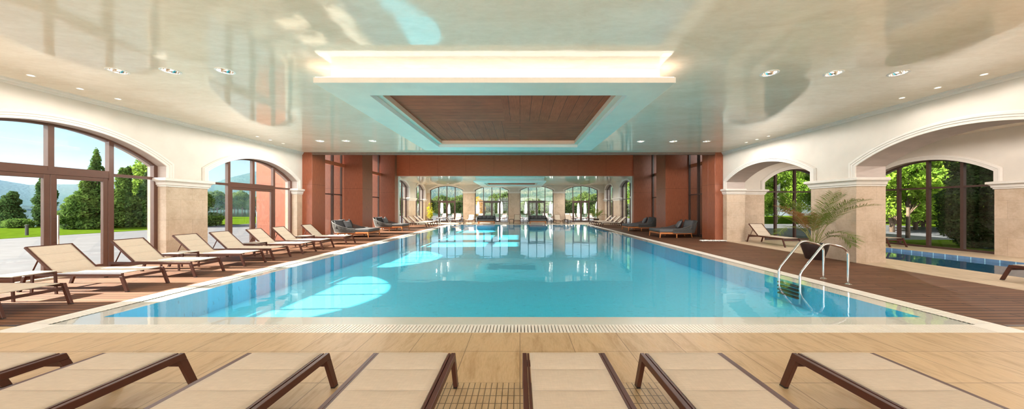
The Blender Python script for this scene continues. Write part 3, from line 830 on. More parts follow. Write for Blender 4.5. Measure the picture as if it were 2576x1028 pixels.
# ------------------------------------------------------------------ sun loungers
def lounger_proto(name, label, group):
    t = thing(name, label, 'sun lounger', (0, 0, 0), 0, group)
    Z = .35; yo = .335
    xz = lambda s0: (lambda u, v, a: (u, a, v))
    for s in (-1, 1):
        a0, a1 = s * yo - .018, s * yo + .018
        m = MB(); m.prism([(-.945, Z - .055), (-.965, Z), (.905, Z), (.925, Z - .055)], a0, a1, lambda u, v, a: (u, a, v))
        m.build('side_rail', M['lframe'], t, bevel=.003, segs=1)
        for e in (1, -1):
            m = MB(); f = lambda u, v, a, e=e: ((u if e > 0 else -u - .04), a, v)
            m.prism([(.862, Z - .0555), (.9255, Z - .0555), (1.035, .012), (.975, .012)] if False else [(.865, Z - .056), (.925, Z - .056), (1.03, .012), (.972, .012)], a0, a1, f)
            lg = m.build('leg', M['lframe'], t, bevel=.003, segs=1)
            k = MB(); k.prism([(.973, .011), (1.029, .011), (1.034, 0), (.978, 0)], a0 + .001, a1 - .001, f)
            k.build('foot_cap', M['cap'], lg)
    for x, z in ((.90, .262), (-.945, .262)):
        m = MB(); m.box(x - .014, x + .014, -yo + .018, yo - .018, z - .022, z + .022)
        m.build('cross_bar', M['lframe'], t)
    # sling on slim inner rails
    def sling(x0, x1, segs, w=.292):
        fr = [0, .018, .06, .14, .28, .5, .72, .86, .94, .982]
        us = [(k + f) / segs for k in range(segs) for f in fr] + [1.0]; nx = len(us) - 1; ny = 12; vs = []; fs = []; mi = []
        for side in (1, -1):
            for fx in us:
                x = x0 + (x1 - x0) * fx; ph = (fx * segs) % 1.0
                d = min(ph, 1 - ph); puff = .013 * (1 - (1 - min(1, d / .3)) ** 3)
                if fx in (0, 1.0): puff = .006
                for j in range(ny + 1):
                    g = 2 * j / ny - 1
                    ed = 1 - abs(g) ** 6
                    z = (.006 + puff * ed - .004 * (1 - g * g)) if side > 0 else (-.006 - .004 * (1 - g * g))
                    vs.append((x, g * w, z))
        W = ny + 1; B = (nx + 1) * W
        for i in range(nx):
            ph = ((us[i] + us[i + 1]) / 2 * segs) % 1.0; sm = 1 if (ph < .018 or ph > .982) and 0 < i < nx - 1 else 0
            for j in range(ny):
                a = i * W + j
                fs.append((a, a + W, a + W + 1, a + 1)); mi.append(sm); fs.append((B + a, B + a + 1, B + a + W + 1, B + a + W)); mi.append(0)
        for i in range(nx):
            for j in (0, ny):
                a = i * W + j; fs.append((a, a + W, B + a + W, B + a)); mi.append(0)
        for i in (0, nx):
            for j in range(ny):
                a = i * W + j; fs.append((a, a + 1, B + a + 1, B + a)); mi.append(0)
        m = MB(); m.add(vs, fs); m.m = mi; return m
    sling(-.46, .885, 5).build('seat_sling', [M['sling'], M['seam']], t, smooth='all', loc=(0, 0, Z + .003))
    m = MB()
    for s in (-1, 1): m.box(-.5, .89, s * .305 - .008, s * .305 + .008, Z - .035, Z + .004)
    m.build('sling_rail', M['lframe'], t)
    L = .70; ang = math.atan2(.47, .51)
    bk = sling(-L, 0, 3, .285).build('backrest', [M['sling'], M['seam']], t, smooth='all', loc=(-.46, 0, Z + .008)); bk.rotation_euler = (0, ang, 0)
    m = MB()
    for s in (-1, 1): m.box(-L - .012, .01, s * .298 - .013, s * .298 + .013, -.025, .012)
    m.box(-L - .014, -L + .008, -.298, .298, -.02, .01)
    m.build('backrest_frame', M['lframe'], bk)
    m = MB()
    px, pz = -.46 - .42 * math.cos(ang), Z + .42 * math.sin(ang)
    for s in (-1, 1): m.tube([(px, s * .27, pz - .01), (px - .17, s * .27, Z - .07)], .011, 8)
    m.tube([(px - .17, -.27, Z - .07), (px - .17, .27, Z - .07)], .011, 8)
    m.build('prop', M['lframe'], t)
    return t

G_SL = 'beige sun loungers around the pool'
first = [None]
def lounger(x, y, rz, label, group, z=0):
    """x, y = middle of the foot end; rz = direction the foot end points"""
    d = Vector((math.cos(rz), math.sin(rz))); loc = (x - d.x * 1.03, y - d.y * 1.03, z)
    if first[0] is None:
        first[0] = lounger_proto('sun_lounger', label, group); r = first[0]; r.location = loc; r.rotation_euler = (0, 0, rz)
    else:
        r = dup(first[0], loc, rz, label); r['group'] = group
    return r
FG = [(-4.25, 'cut off by the left edge'), (-3.235, 'second from the left'), (-1.99, 'third from the left'), (-.907, 'fourth from the left'),
      (.375, 'fifth from the left'), (1.385, 'sixth from the left'), (2.69, 'last on the right')]
for x, s in FG:
    lounger(x, 2.765, PI / 2, 'beige lounger with dark brown frame on the near tiles, %s' % s, 'loungers in the foreground row')
LS = [4.74, 6.14, 7.36, 8.62, 9.60, 10.84, 11.92, 13.5]
lab = ['cut off at the left edge of the photo', 'nearest one seen whole', 'in front of the glass door frame', 'in front of the wide stone pillar', 'fifth from the near end', 'sixth from the near end', 'just before the narrow pillar', 'last, beside the red timber column']
for y, s in zip(LS, lab):
    lounger(-7.40, y, 0, 'reclined beige lounger on the left deck, %s' % s, 'loungers along the left deck')
for i, y in enumerate((24.85, 26.15, 27.35, 28.35)):
    lounger(-7.42, y, 0, 'reclined lounger on the far left deck, %s of four' % ('nearest', 'second', 'third', 'farthest')[i], 'loungers at the far left end')
for i, y in enumerate((24.75, 26.1, 27.3, 28.6)):
    lounger(6.5, y, PI, 'reclined lounger on the far right deck, %s of four' % ('nearest', 'second', 'third', 'farthest')[i], 'loungers at the far right end')
lounger(10.90, 12.2, -PI / 2, 'beige lounger in the side hall behind the small right arch', 'loungers in the side hall')
lounger(15.2, 12.3, -PI / 2, 'lounger in the side hall by the tall windows, half hidden by the stone pillar', 'loungers in the side hall')
lounger(10.98, 6.8, PI / 2, 'lounger cut off by the right edge, beside the small dark blue pool', 'loungers in the side hall')
# loungers at the far end, feet to the pool
for x, s in ((-6.35, 'beside the first glass door'), (-5.0, 'draped with a white towel'), (-.28, 'between the two sofas'), (3.85, 'right of the right sofa'), (4.95, 'left of the last glass door')):
    lounger(x, 29.9, -PI / 2, 'lounger at the far end facing the pool, %s' % s, 'loungers along the far windows')
# outdoor loungers beyond the far windows
for i, x in enumerate((-9.6, -8.2, -7.3, -6.5, -4.7, -2.2, -1.1, .1, 3.0, 4.4, 5.6, 6.6, 7.6, 8.6)):
    lounger(x, 36.2 + .4 * (i % 2), -PI / 2 + .08 * ((i * 7) % 5 - 2), 'outdoor lounger on the terrace beyond the far windows, %s from the left' % (ordn + ['thirteenth', 'last'])[i], 'loungers on the far terrace')
# white towel on one of them
mb = MB(); pts = [(-.30, .38), (-.31, .45), (-.2, .46)]
vs = []; fs = []
for i in range(13):
    f = i / 12; yy = 1.42 + .62 * f; zz = .395 + .60 * f * .75
    for j in range(9):
        g = j / 8 * 2 - 1
        vs.append((g * .27 + .02 * math.sin(3 * f), yy, zz + .012 * math.sin(7 * g + 5 * f) - .03 * abs(g) ** 3))
for i in range(12):
    for j in range(8):
        a = i * 9 + j; fs.append((a, a + 1, a + 10, a + 9))
mb.add(vs, fs); tw = mb.build('towel', M['towel'], smooth='all'); tw.location = (-5.0, 29.93, 0)
md = tw.modifiers.new('thick', 'SOLIDIFY'); md.thickness = .02; md.offset = 1
tag(tw, 'white towel draped over a lounger backrest at the far end', 'towel')

# ------------------------------------------------------------------ side tables
def side_table_proto(label):
    t = thing('side_table', label, 'side table', (0, 0, 0), 0, 'low brown tables between the left loungers')
    w, d, h = .23, .25, .43
    MB().box(-w, w, -d, d, h - .018, h).build('table_top', M['tabletop'], t, bevel=.005)
    for sx in (-1, 1):
        for sy in (-1, 1):
            m = MB(); m.prism([(sx * w - sx * .045, h - .019), (sx * w, h - .019), (sx * (w + .02), 0), (sx * (w - .02), 0)], sy * d - .02 * (sy > 0), sy * d + .02 * (sy < 0), lambda u, v, a: (u, a, v))
            m.build('leg', M['lframe'], t)
    for sy in (-1, 1): MB().box(-w + .046, w - .046, sy * (d - .012) - .01, sy * (d - .012) + .01, h - .06, h - .02).build('apron', M['lframe'], t)
    return t
tp = None
for y, x, s in ((5.42, -8.78, 'beside the nearest whole lounger'), (8.0, -8.85, 'before the wide stone pillar'), (10.22, -8.85, 'in front of the second arch'), (12.72, -8.9, 'beside the last lounger')):
    l = 'low brown side table on the left deck, %s' % s
    if tp is None: tp = side_table_proto(l); tp.location = (x, y, 0)
    else: dup(tp, (x, y, 0), 0, l)
def cube_table(x, y, label, first=[None]):
    if first[0] is None:
        t = thing('side_table', label, 'side table', (x, y, 0), 0, 'open black cube tables at the far end')
        s, h, r = .19, .46, .018
        for sx in (-1, 1):
            m = MB()
            for sy in (-1, 1): m.box(sx * s - r, sx * s + r, sy * s - r, sy * s + r, 0, h - .03)
            m.box(sx * s - r, sx * s + r, -s, s, 0, .03)
            m.build('side_frame', M['cap'], t)
        MB().box(-s - r, s + r, -s - r, s + r, h - .029, h).build('table_top', M['cap'], t)
        first[0] = t
    else: dup(first[0], (x, y, 0), 0, label)
for x, s in ((-5.55, 'left of the towel-draped lounger'), (-.80, 'between the sofas'), (.50, 'just left of the right sofa'), (2.80, 'just right of the right sofa'), (4.40, 'between two far loungers')):
    cube_table(x, 29.35, 'small open black cube table at the far end, %s' % s)

# ------------------------------------------------------------------ cushions, daybeds, sofas
def pillow_mesh(name, w=.5, h=.5, t=.16):
    n = 10; vs = []; fs = []
    for s in (1, -1):
        for i in range(n + 1):
            for j in range(n + 1):
                a, b = 2 * i / n - 1, 2 * j / n - 1
                k = max(0, (1 - abs(a) ** 2.6) * (1 - abs(b) ** 2.6)) ** .55
                px = a * (1 - .07 * (1 - b * b)); py = b * (1 - .07 * (1 - a * a))
                vs.append((px * w / 2, s * t / 2 * k, py * h / 2))
    W = n + 1; B = W * W
    for i in range(n):
        for j in range(n):
            a = i * W + j
            fs.append((a, a + 1, a + W + 1, a + W)); fs.append((B + a, B + a + W, B + a + W + 1, B + a + 1))
    m = MB(); m.add(vs, fs)
    me = m
    return me
PM = {}
def pillow(x, y, z, rz, tilt, label, group, mat='grey', size=(.5, .45, .17)):
    key = (mat, size)
    if key not in PM:
        o = pillow_mesh('pillow', *size).build('pillow', M[mat], smooth='all'); PM[key] = o
        bm = bmesh.new(); bm.from_mesh(o.data); bmesh.ops.remove_doubles(bm, verts=bm.verts, dist=1e-4); bm.to_mesh(o.data); bm.free()
    else:
        o = PM[key].copy(); C.objects.link(o)
    o.location = (x, y, z); o.rotation_euler = (tilt, 0, rz)
    tag(o, label, 'pillow', group)
    return o

def daybed_proto(label):
    """back at -x, foot at +x"""
    t = thing('daybed', label, 'daybed', (0, 0, 0), 0, 'grey rope daybeds')
    Lx, W = 2.15, 1.45
    m = MB(); hw = W / 2
    m.box(-.6, 1.03, -hw + .06, -hw + .12, .20, .29); m.box(-.6, 1.03, hw - .12, hw - .06, .20, .29); m.box(.96, 1.03, -hw + .12, hw - .12, .20, .29); m.box(-.6, -.53, -hw + .12, hw - .12, .20, .29)
    m.build('base_frame', M['teak'], t, bevel=.01)
    for x, y in ((1.0, -hw + .09), (1.0, hw - .09), (.15, -hw + .1), (.15, hw - .1), (-.75, -.35), (-.75, .35)):
        q = MB(); dx = .03 if x > .5 else (-.05 if x < 0 else 0)
        q.tube([(x, y, .29), (x + dx, y * 1.03, 0)], [.04, .026], 12); q.build('leg', M['teak'], t, smooth=True)
    # mattress: rounded at the back
    def outline(off, n=20):
        p = []
        for i in range(n + 1):
            a = PI / 2 + PI * i / n
            p.append((-.30 + (.72 - off) * math.cos(a) * 1.05, (hw - off) * math.sin(a)))
        return p
    back = outline(.06)
    poly = [(1.05, -hw + .06), (1.05, hw - .06)] + back
    # order: start at foot right, foot left, round the back
    m = MB(); m.prism(poly, .30, .45, lambda u, v, a: (u, v, a)); m.build('mattress', M['greymat'], t, bevel=.03, segs=3, smooth=True)
    # rope shell: vertical ropes between a low and a high rim
    lo = [(.35, hw - .02)] + outline(.02, 26) + [(.35, -hw + .02)]
    def dense(p, n):
        seg = [0]
        for a, b in zip(p, p[1:]): seg.append(seg[-1] + math.dist(a, b))
        out = []
        for i in range(n + 1):
            s = seg[-1] * i / n
            k = max(j for j in range(len(p)) if seg[j] <= s + 1e-9); k = min(k, len(p) - 2)
            f = (s - seg[k]) / max(seg[k + 1] - seg[k], 1e-9)
            out.append((p[k][0] + (p[k + 1][0] - p[k][0]) * f, p[k][1] + (p[k + 1][1] - p[k][1]) * f, s / seg[-1]))
        return out
    D = dense(lo, 110); rp = MB(); rim = []; lowr = []
    for x, y, f in D:
        k = min(1, max(0, (.95 - abs(2 * f - 1)) / .95)); k = k * k * (3 - 2 * k)
        zt = .46 + .42 * k; fl = .16 * k
        d = Vector((x + .30, y)); d = d / max(d.length, 1e-6)
        tx, ty = x + d.x * fl * (1 if x < -.3 else .3), y + d.y * fl * .5
        rim.append((tx, ty, zt)); lowr.append((x, y, .27))
        rp.tube([(x, y, .27), ((x + tx) / 2 + d.x * .015, (y + ty) / 2 + d.y * .015, (.27 + zt) / 2), (tx, ty, zt)], .0125, 5, cap=False)
    rp.build('rope_weave', M['rope'], t, smooth='all')
    m = MB(); m.tube(rim, .018, 8); m.tube(lowr, .018, 8); m.build('rim', M['rope'], t, smooth='all')
    return t
dbp = None
for k, (x, y, rz, s) in enumerate(((-9.03, 16.85, 0, 'left deck, by the nearer tall window'), (-9.03, 21.5, 0, 'left deck, by the farther timber column'),
                        (8.33, 16.65, PI, 'right deck, by the nearer tall window'), (8.33, 21.3, PI, 'right deck, by the farther timber column'))):
    l = 'grey rope daybed with teak legs on the ' + s
    if dbp is None: dbp = daybed_proto(l); dbp.location = (x, y, 0)
    else: dup(dbp, (x, y, 0), rz, l)
    sg = 1 if rz == 0 else -1
    where = ('nearer left', 'farther left', 'nearer right', 'farther right')[k]
    for j, (px, py, ra, tl, mt) in enumerate(((-.60, -.45, 1.15, -.35, 'grey'), (-.70, .02, PI / 2, -.3, 'pillow_l'), (-.55, .48, 2.0, -.35, 'grey'), (-.34, -.14, 1.35, -.5, 'pillow_l'))):
        pillow(x + sg * px, y + sg * py, .70 if j < 3 else .67, ra + (0 if sg > 0 else PI), tl,
               'grey pillow on the %s daybed, %s' % (where, ('on the viewer\'s side', 'in the middle at the back', 'on the window side', 'in front of the others')[j]), 'pillows on the daybeds', mt, (.56, .50, .18) if j < 3 else (.5, .44, .16))

def sofa_proto(label):
    t = thing('sofa', label, 'sofa', (0, 0, 0), 0, 'dark grey sofas at the far windows')
    MB().box(-.82, .82, -.36, .42, .15, .24).build('base_frame', M['teak'], t, bevel=.01)
    for x in (-.76, .76):
        for y in (-.31, .36): MB().box(x - .035, x + .035, y - .035, y + .035, 0, .15).build('leg', M['teak'], t)
    MB().box(-.80, .80, -.38, .30, .24, .42).build('seat_cushion', M['greymat'], t, bevel=.04, segs=3, smooth=True)
    MB().box(-.86, .86, .32, .46, .24, .78).build('backrest', M['grey'], t, bevel=.04, segs=3, smooth=True)
    for s in (-1, 1): MB().box(s * .86 - .05, s * .86 + .05, -.34, .31, .24, .62).build('armrest', M['grey'], t, bevel=.03, segs=3, smooth=True)
    return t
s1 = sofa_proto('dark grey sofa at the far end before the second glass door'); s1.location = (-3.3, 30.2, 0)
s2 = dup(s1, (1.75, 30.2, 0), 0, 'dark grey sofa at the far end before the third glass door')
for sx, s in ((-3.3, 'left'), (1.75, 'right')):
    for j, px in enumerate((-.58, -.2, .2, .58)):
        pillow(sx + px, 30.34, .62, .06 * (j - 1.5), -.22, 'charcoal pillow on the %s far sofa, %s' % (s, ('at its left arm', 'second from its left arm', 'second from its right arm', 'at its right arm')[j]), 'pillows on the far sofas', 'grey', (.42, .4, .15))

# ------------------------------------------------------------------ pool ladders
def bend(pts, r=.12, n=6):
    out = [Vector(pts[0])]
    for i in range(1, len(pts) - 1):
        p = Vector(pts[i]); a = (Vector(pts[i - 1]) - p); b = (Vector(pts[i + 1]) - p)
        rr = min(r, a.length * .45, b.length * .45); a = a.normalized() * rr; b = b.normalized() * rr
        for k in range(n + 1):
            f = k / n
            out.append(p + a * (1 - f) ** 2 + b * f ** 2)
    out.append(Vector(pts[-1])); return out
def ladder_proto(label):
    t = thing('pool_ladder', label, 'pool ladder', (0, 0, 0), 0, 'steel pool ladders')
    for s in (-.26, .26):
        m = MB()
        m.tube(bend([(.96, s, 0), (.96, s, .66), (.86, s, .76), (.55, s, .84), (.44, s, .82), (-.045, s, .22), (-.045, s, -.42)], .09), .022, 12)
        h = m.build('handrail', M['steel'], t, smooth=True)
        f = MB(); f.lathe([(.0225, .004), (.055, .004), (.06, 0.0), (.0225, .02)], 20, (.96, s, 0)); f.build('flange', M['steel'], h, smooth=True)
    for z in (-.07, -.15, -.23, -.31):
        m = MB(); m.box(-.10, .0, -.24, .24, z - .012, z + .012); m.build('step', M['bollard'], t)
    return t
ld = ladder_proto('steel pool ladder with two curved handrails at the near right pool edge'); ld.location = (PX1 - .015, 6.66, 0)
dup(ld, (PX0 + .015, 27.0, 0), PI, 'steel pool ladder at the far left pool corner')

# ------------------------------------------------------------------ potted plants
def frond(pts, length, mat, nl, ll, seed, droop=.3, parent=None, name='frond', wl=.022):
    """rachis along pts with paired leaflets"""
    rnd = random.Random(seed); P = [Vector(p) for p in pts]
    m = MB(); m.tube(P, [max(.004, .011 * (1 - i / len(P))) for i in range(len(P))], 5, 1)
    for i in range(nl):
        f = .36 + .64 * i / (nl - 1); k = f * (len(P) - 1); a = int(min(k, len(P) - 2)); q = P[a].lerp(P[a + 1], k - a)
        t = (P[a + 1] - P[a]).normalized(); side = t.cross(Vector((0, 0, 1)))
        if side.length < .05: side = Vector((1, 0, 0))
        side.normalize(); up = side.cross(t)
        env = math.sin(PI * min(1, .12 + (f - .36) * 1.18)) ** .6
        for s in (-1, 1):
            L = ll * env * rnd.uniform(.85, 1.1)
            d = (side * s * .78 + t * .62 + up * .18 + Vector((rnd.uniform(-.1, .1), rnd.uniform(-.1, .1), rnd.uniform(-.1, .1)))).normalized()
            w = t.cross(d).cross(d).normalized() if False else t
            p1 = q + d * L * .5 + Vector((0, 0, -droop * L * .12)); p2 = q + d * L + Vector((0, 0, -droop * L * .55))
            m.add([q - t * wl * .3, q + t * wl * .3, p1 + t * wl * .5, p2, p1 - t * wl * .5], [(0, 1, 2, 4), (4, 2, 3)])
    return m.build(name, [mat, M['cane']], parent)
def arch_curve(base, az, el, length, curl, n=9):
    p = Vector(base); out = [p.copy()]; e = el
    for i in range(n):
        d = Vector((math.cos(az) * math.cos(e), math.sin(az) * math.cos(e), math.sin(e)))
        p = p + d * (length / n); out.append(p.copy()); e -= .82 * curl / n * (.4 + 1.2 * i / n)
    return out
def potted(name, label, loc, prof, fr, seed, mats, ll=.34, nl=34, wl=.022):
    t = thing(name, label, 'potted plant', loc)
    m = MB(); m.lathe(prof, 32); m.build('pot', M['pot'], t, smooth=True)
    rt = prof[[i for i, p in enumerate(prof)][-1]][0]; zt = max(z for r, z in prof)
    rin = max(r for r, z in prof) * .9
    s = MB(); s.lathe([(0.001, zt - .05), (rin, zt - .06)], 24); s.build('soil', M['soil'], t)
    rnd = random.Random(seed)
    for i, (az, el, L, cu, mi) in enumerate(fr):
        b = (rnd.uniform(-.09, .09), rnd.uniform(-.09, .09), zt - .07)
        frond(arch_curve(b, az, el, L, cu), L, mats[mi], nl, ll, seed + i, parent=t, wl=wl)
    return t
D_ = R
big_fr = [(R(-78), R(66), 2.05, 1.75, 0), (R(-88), R(70), 1.95, 1.5, 0), (R(-76), R(74), 1.75, 1.25, 0), (R(172), R(70), 1.60, 1.25, 1), (R(158), R(74), 1.75, 1.1, 0), (R(195), R(66), 1.7, 1.7, 1),
          (R(120), R(80), 1.75, .9, 0), (R(95), R(78), 1.5, 1.0, 0), (R(-100), R(80), 1.75, .9, 0), (R(-75), R(80), 1.7, .9, 0), (R(-80), R(58), 1.25, 2.9, 0), (R(-84), R(52), 1.1, 3.0, 0),
          (R(185), R(60), 1.5, 2.9, 0), (R(-120), R(74), 1.35, 1.6, 0), (R(140), R(70), 1.3, 1.6, 0), (R(215), R(72), 1.35, 1.5, 1)]
prof = [(.0, 0), (.205, 0), (.22, .02), (.30, .30), (.335, .47), (.335, .49), (.31, .49), (.30, .44)]
potted('potted_palm', 'tall palm in a dark tapered pot before the right stone pillar', (9.12, 9.5, 0), prof, big_fr, 11, [M['palm'], M['palm_dry']], .40, 46, .015)
ff = [(R(i * 360 / 13 + 10), R(72 - (i % 3) * 12), 1.15 + .15 * (i % 2), 1.1 + .3 * (i % 3), 0) for i in range(13)]
potted('potted_palm', 'green palm in a black pot in the far right corner', (7.85, 31.6, 0), [(r * .9, z * .9) for r, z in prof], ff, 23, [M['palm'], M['palm_dry']], .34, 24, .03)
# yellow-green corner plant: broad upright leaves
t = thing('potted_plant', 'yellow-green leafy plant in a brown pot in the far left corner', 'potted plant', (-9.35, 31.9, 0))
m = MB(); m.lathe([(.0, 0), (.2, 0), (.31, .36), (.31, .38), (.28, .38), (.27, .33)], 28); m.build('pot', M['pot'], t, smooth=True)
m = MB(); m.lathe([(0.001, .335), (.272, .325)], 20); m.build('soil', M['soil'], t)
rnd = random.Random(5)
for s in range(7):
    az = s * 2 * PI / 7; top = Vector((.34 * math.cos(az) * (.4 + .6 * (s % 2)), .34 * math.sin(az), 1.0 + .18 * s))
    m = MB(); b = Vector((.08 * math.cos(az), .08 * math.sin(az), .32))
    m.tube([b, b.lerp(top, .5) + Vector((0, 0, .06)), top], [.014, .012, .007], 6, 1)
    for i in range(34):
        f = rnd.uniform(.15, 1); q = b.lerp(top, f); a = rnd.uniform(0, 2 * PI); e = rnd.uniform(.1, 1.1)
        d = Vector((math.cos(a) * math.cos(e), math.sin(a) * math.cos(e), math.sin(e))); L = rnd.uniform(.22, .36); sd = d.cross(Vector((0, 0, 1))).normalized() * .045
        p1 = q + d * L * .55; p2 = q + d * L - Vector((0, 0, .06))
        m.add([q, p1 + sd, p2, p1 - sd], [(0, 1, 2, 3)])
    m.build('stem', [M['yellowleaf'], M['cane']], t)

# ------------------------------------------------------------------ the grounds outside
def slab(name, x0, x1, y0, y1, z0, z1, mat):
    return struct(MB().box(x0, x1, y0, y1, z0, z1).build(name, mat))
slab('terrace_ground', -26.7, WL - .55, -25, 60, -.6, -.03, M['terrace'])
slab('terrace_ground', WL - .55, SX + .5, YF1 + .45, 52, -.6, -.031, M['terrace'])
slab('terrace_ground', FR + .5, 34, SY + .5, 30, -.6, -.032, M['terrace'])
slab('lawn_ground', -40.5, -26.7, -40, 70, -1.4, -.02, M['lawn'])
slab('lawn_ground', SX + .5, 60, -30, SY + .5, -.6, -.03, M['lawn'])
slab('lawn_ground', 34, 80, SY + .5, 60, -.6, -.05, M['lawn'])
slab('shore_ground', -60, 70, 52, 58, -1.4, -.2, M['lawn'])
mb = MB(); mb.add([(-2500, -900, -1.1), (400, -900, -1.1), (400, 2500, -1.1), (-2500, 2500, -1.1)], [(0, 1, 2, 3)])
struct(mb.build('lake_water', M['lakewater']))
slab('ground', -30, 120, -80, YB - .5, -.6, -.06, M['coping'])

# trees
def leaf_cloud(mb, n, pos, size, rnd, up=.3):
    vs = np.empty((n * 4, 3)); k = 0
    for p, nrm in pos:
        a = Vector((rnd.gauss(0, 1), rnd.gauss(0, 1), rnd.gauss(0, 1))) + nrm * 1.0
        a.normalize(); b = a.orthogonal().normalized(); q = rnd.uniform(0, PI); c = a.cross(b)
        b, c = b * math.cos(q) + c * math.sin(q), c * math.cos(q) - b * math.sin(q)
        s = size * rnd.uniform(.6, 1.3)
        for u, v in ((-1, -.15), (0, -.55), (1, .1), (0, .55)):
            vs[k] = p + b * (u * s) + c * (v * s); k += 1
    return vs
def np_mesh(name, vs, mat, extra=None, parent=None):
    n = len(vs) // 4
    me = bpy.data.meshes.new(name); me.vertices.add(len(vs)); me.vertices.foreach_set('co', vs.astype(np.float32).ravel())
    me.loops.add(n * 4); me.loops.foreach_set('vertex_index', np.arange(n * 4, dtype=np.int32))
    me.polygons.add(n); me.polygons.foreach_set('loop_start', np.arange(0, n * 4, 4, dtype=np.int32))
    me.update(calc_edges=True); me.materials.append(mat)
    o = bpy.data.objects.new(name, me); C.objects.link(o)
    if parent: o.parent = parent
    return o
def tree(name, label, loc, h, w, mat, kind, n, leaf, seed, trunk=.9, group=None, bushy=0):
    rnd = random.Random(seed); t = thing(name, label, 'tree' if 'tree' in name else 'bush', loc, rnd.uniform(0, 6), group)
    blobs = []
    if kind == 'cone':
        for i in range(26):
            f = rnd.random() ** 1.3; r = w / 2 * (1 - f * .88) * (.55 + .45 * min(1, f * 6 + .25)); a = rnd.uniform(0, 2 * PI)
            blobs.append((Vector((math.cos(a) * r * .55, math.sin(a) * r * .55, trunk * .4 + (h - trunk * .4) * f * .95)), Vector((r * .6, r * .6, h * .10 + .12))))
    elif kind == 'column':
        for i in range(14):
            f = i / 13; r = w / 2 * (math.sin(PI * min(1, .12 + f * .82)) ** .5)
            blobs.append((Vector((rnd.uniform(-.1, .1) * w, rnd.uniform(-.1, .1) * w, .1 + f * (h * .92))), Vector((r, r, h * .09))))
    elif kind == 'round':
        for i in range(44):
            a = rnd.uniform(0, 2 * PI); e = rnd.uniform(-1.25, 1.45); rr = rnd.uniform(.45, .80)
            cz = trunk + (h - trunk) * .5
            blobs.append((Vector((math.cos(a) * math.cos(e) * w / 2 * rr, math.sin(a) * math.cos(e) * w / 2 * rr, cz + math.sin(e) * (h - trunk) / 2 * rr)), Vector((w * .17, w * .17, (h - trunk) * .13))))
    else:
        for i in range(9):
            a = rnd.uniform(0, 2 * PI); rr = rnd.uniform(0, .6)
            blobs.append((Vector((math.cos(a) * w / 2 * rr, math.sin(a) * w / 2 * rr, h * .45)), Vector((w * .24, w * .24, h * .5))))
    pos = []
    tot = sum(b[1].x * b[1].z for b in blobs)
    for c, s in blobs:
        k = int(n * s.x * s.z / tot) + 1
        for _ in range(k):
            d = Vector((rnd.gauss(0, 1), rnd.gauss(0, 1), rnd.gauss(0, 1))).normalized(); rr = rnd.uniform(.7, 1.08)
            p = c + Vector((d.x * s.x, d.y * s.y, d.z * s.z)) * rr
            if p.z < .05: p.z = rnd.uniform(.03, .15)
            pos.append((p, d))
    vs = leaf_cloud(None, len(pos), pos, leaf, rnd)
    np_mesh('foliage', vs, mat, parent=t)
    m = MB()
    if kind in ('round', 'cone', 'column'):
        m.tube([(0, 0, -.05), (.03, .02, h * .3), (0, 0, h * .85)], [max(.05, w * .022), w * .016, .015], 8)
        if kind == 'round':
            for c, s in blobs[:9]: m.tube([(.02, .01, trunk * .8), (c.x * .5, c.y * .5, (trunk + c.z) / 2), tuple(c)], [w * .007, w * .005, .01], 6)
        m.build('trunk', M['bark'], t, smooth='all')
    return t
G = -.02
tree('conifer_tree', 'broad bushy conifer on the lawn, seen through the glass door leaf', (-32.7, 23.1, G), 4.1, 3.0, M['conifer'], 'cone', 18000, .10, 1, .8)
tree('conifer_tree', 'tall pointed conifer rising behind the bushy one on the lawn', (-34.3, 24.9, G), 6.0, 2.4, M['conifer'], 'cone', 14000, .10, 2, .8)
tree('conifer_tree', 'dense dark conifer left of the first arch jamb', (-32.0, 24.9, G), 4.9, 2.8, M['conifer'], 'cone', 18000, .10, 3, .8)
tree('conifer_tree', 'dense conifer nearest the first arch jamb', (-31.2, 25.9, G), 5.0, 2.4, M['conifer2'], 'cone', 18000, .10, 4, .8)
tree('leafy_tree', 'lighter green leafy tree behind the conifers by the first arch jamb', (-33.8, 28.0, G), 6.0, 3.0, M['broad2'], 'round', 7000, .13, 5, 1.2)
tree('cypress_tree', 'tall narrow dark cypress by the lake', (-40.2, 26.0, G), 4.2, 1.15, M['conifer2'], 'column', 5000, .10, 6)
tree('cypress_tree', 'shorter dark cypress at the left edge by the lake', (-43.0, 25.9, -.9), 3.7, 1.3, M['conifer2'], 'column', 5000, .10, 7)
tree('conifer_tree', 'bushy green conifer beside the wide stone pillar in the second arch', (-27.3, 26.2, G), 3.7, 3.2, M['conifer'], 'cone', 16000, .09, 8, .3)
tree('round_bush', 'clipped round bush left of the narrow cypress', (-39.8, 24.5, G), .75, 2.4, M['conifer'], 'bush', 3500, .07, 9)
tree('round_bush', 'clipped round bush seen behind the door handle', (-39.0, 27.3, G), .7, 1.6, M['conifer'], 'bush', 3000, .07, 10)
# bollard
t = thing('bollard_light', 'black bollard light at the edge of the lawn', 'garden light', (-28.6, 17.8, G))
m = MB(); m.lathe([(0.001, 0), (.06, 0), (.06, .55), (0.001, .55)], 16); m.build('post', M['bollard'], t, smooth=True)
m = MB(); m.lathe([(0.001, .55), (.075, .55), (.08, .60), (0.001, .62)], 16); m.build('cap', M['bollard'], t, smooth=True)

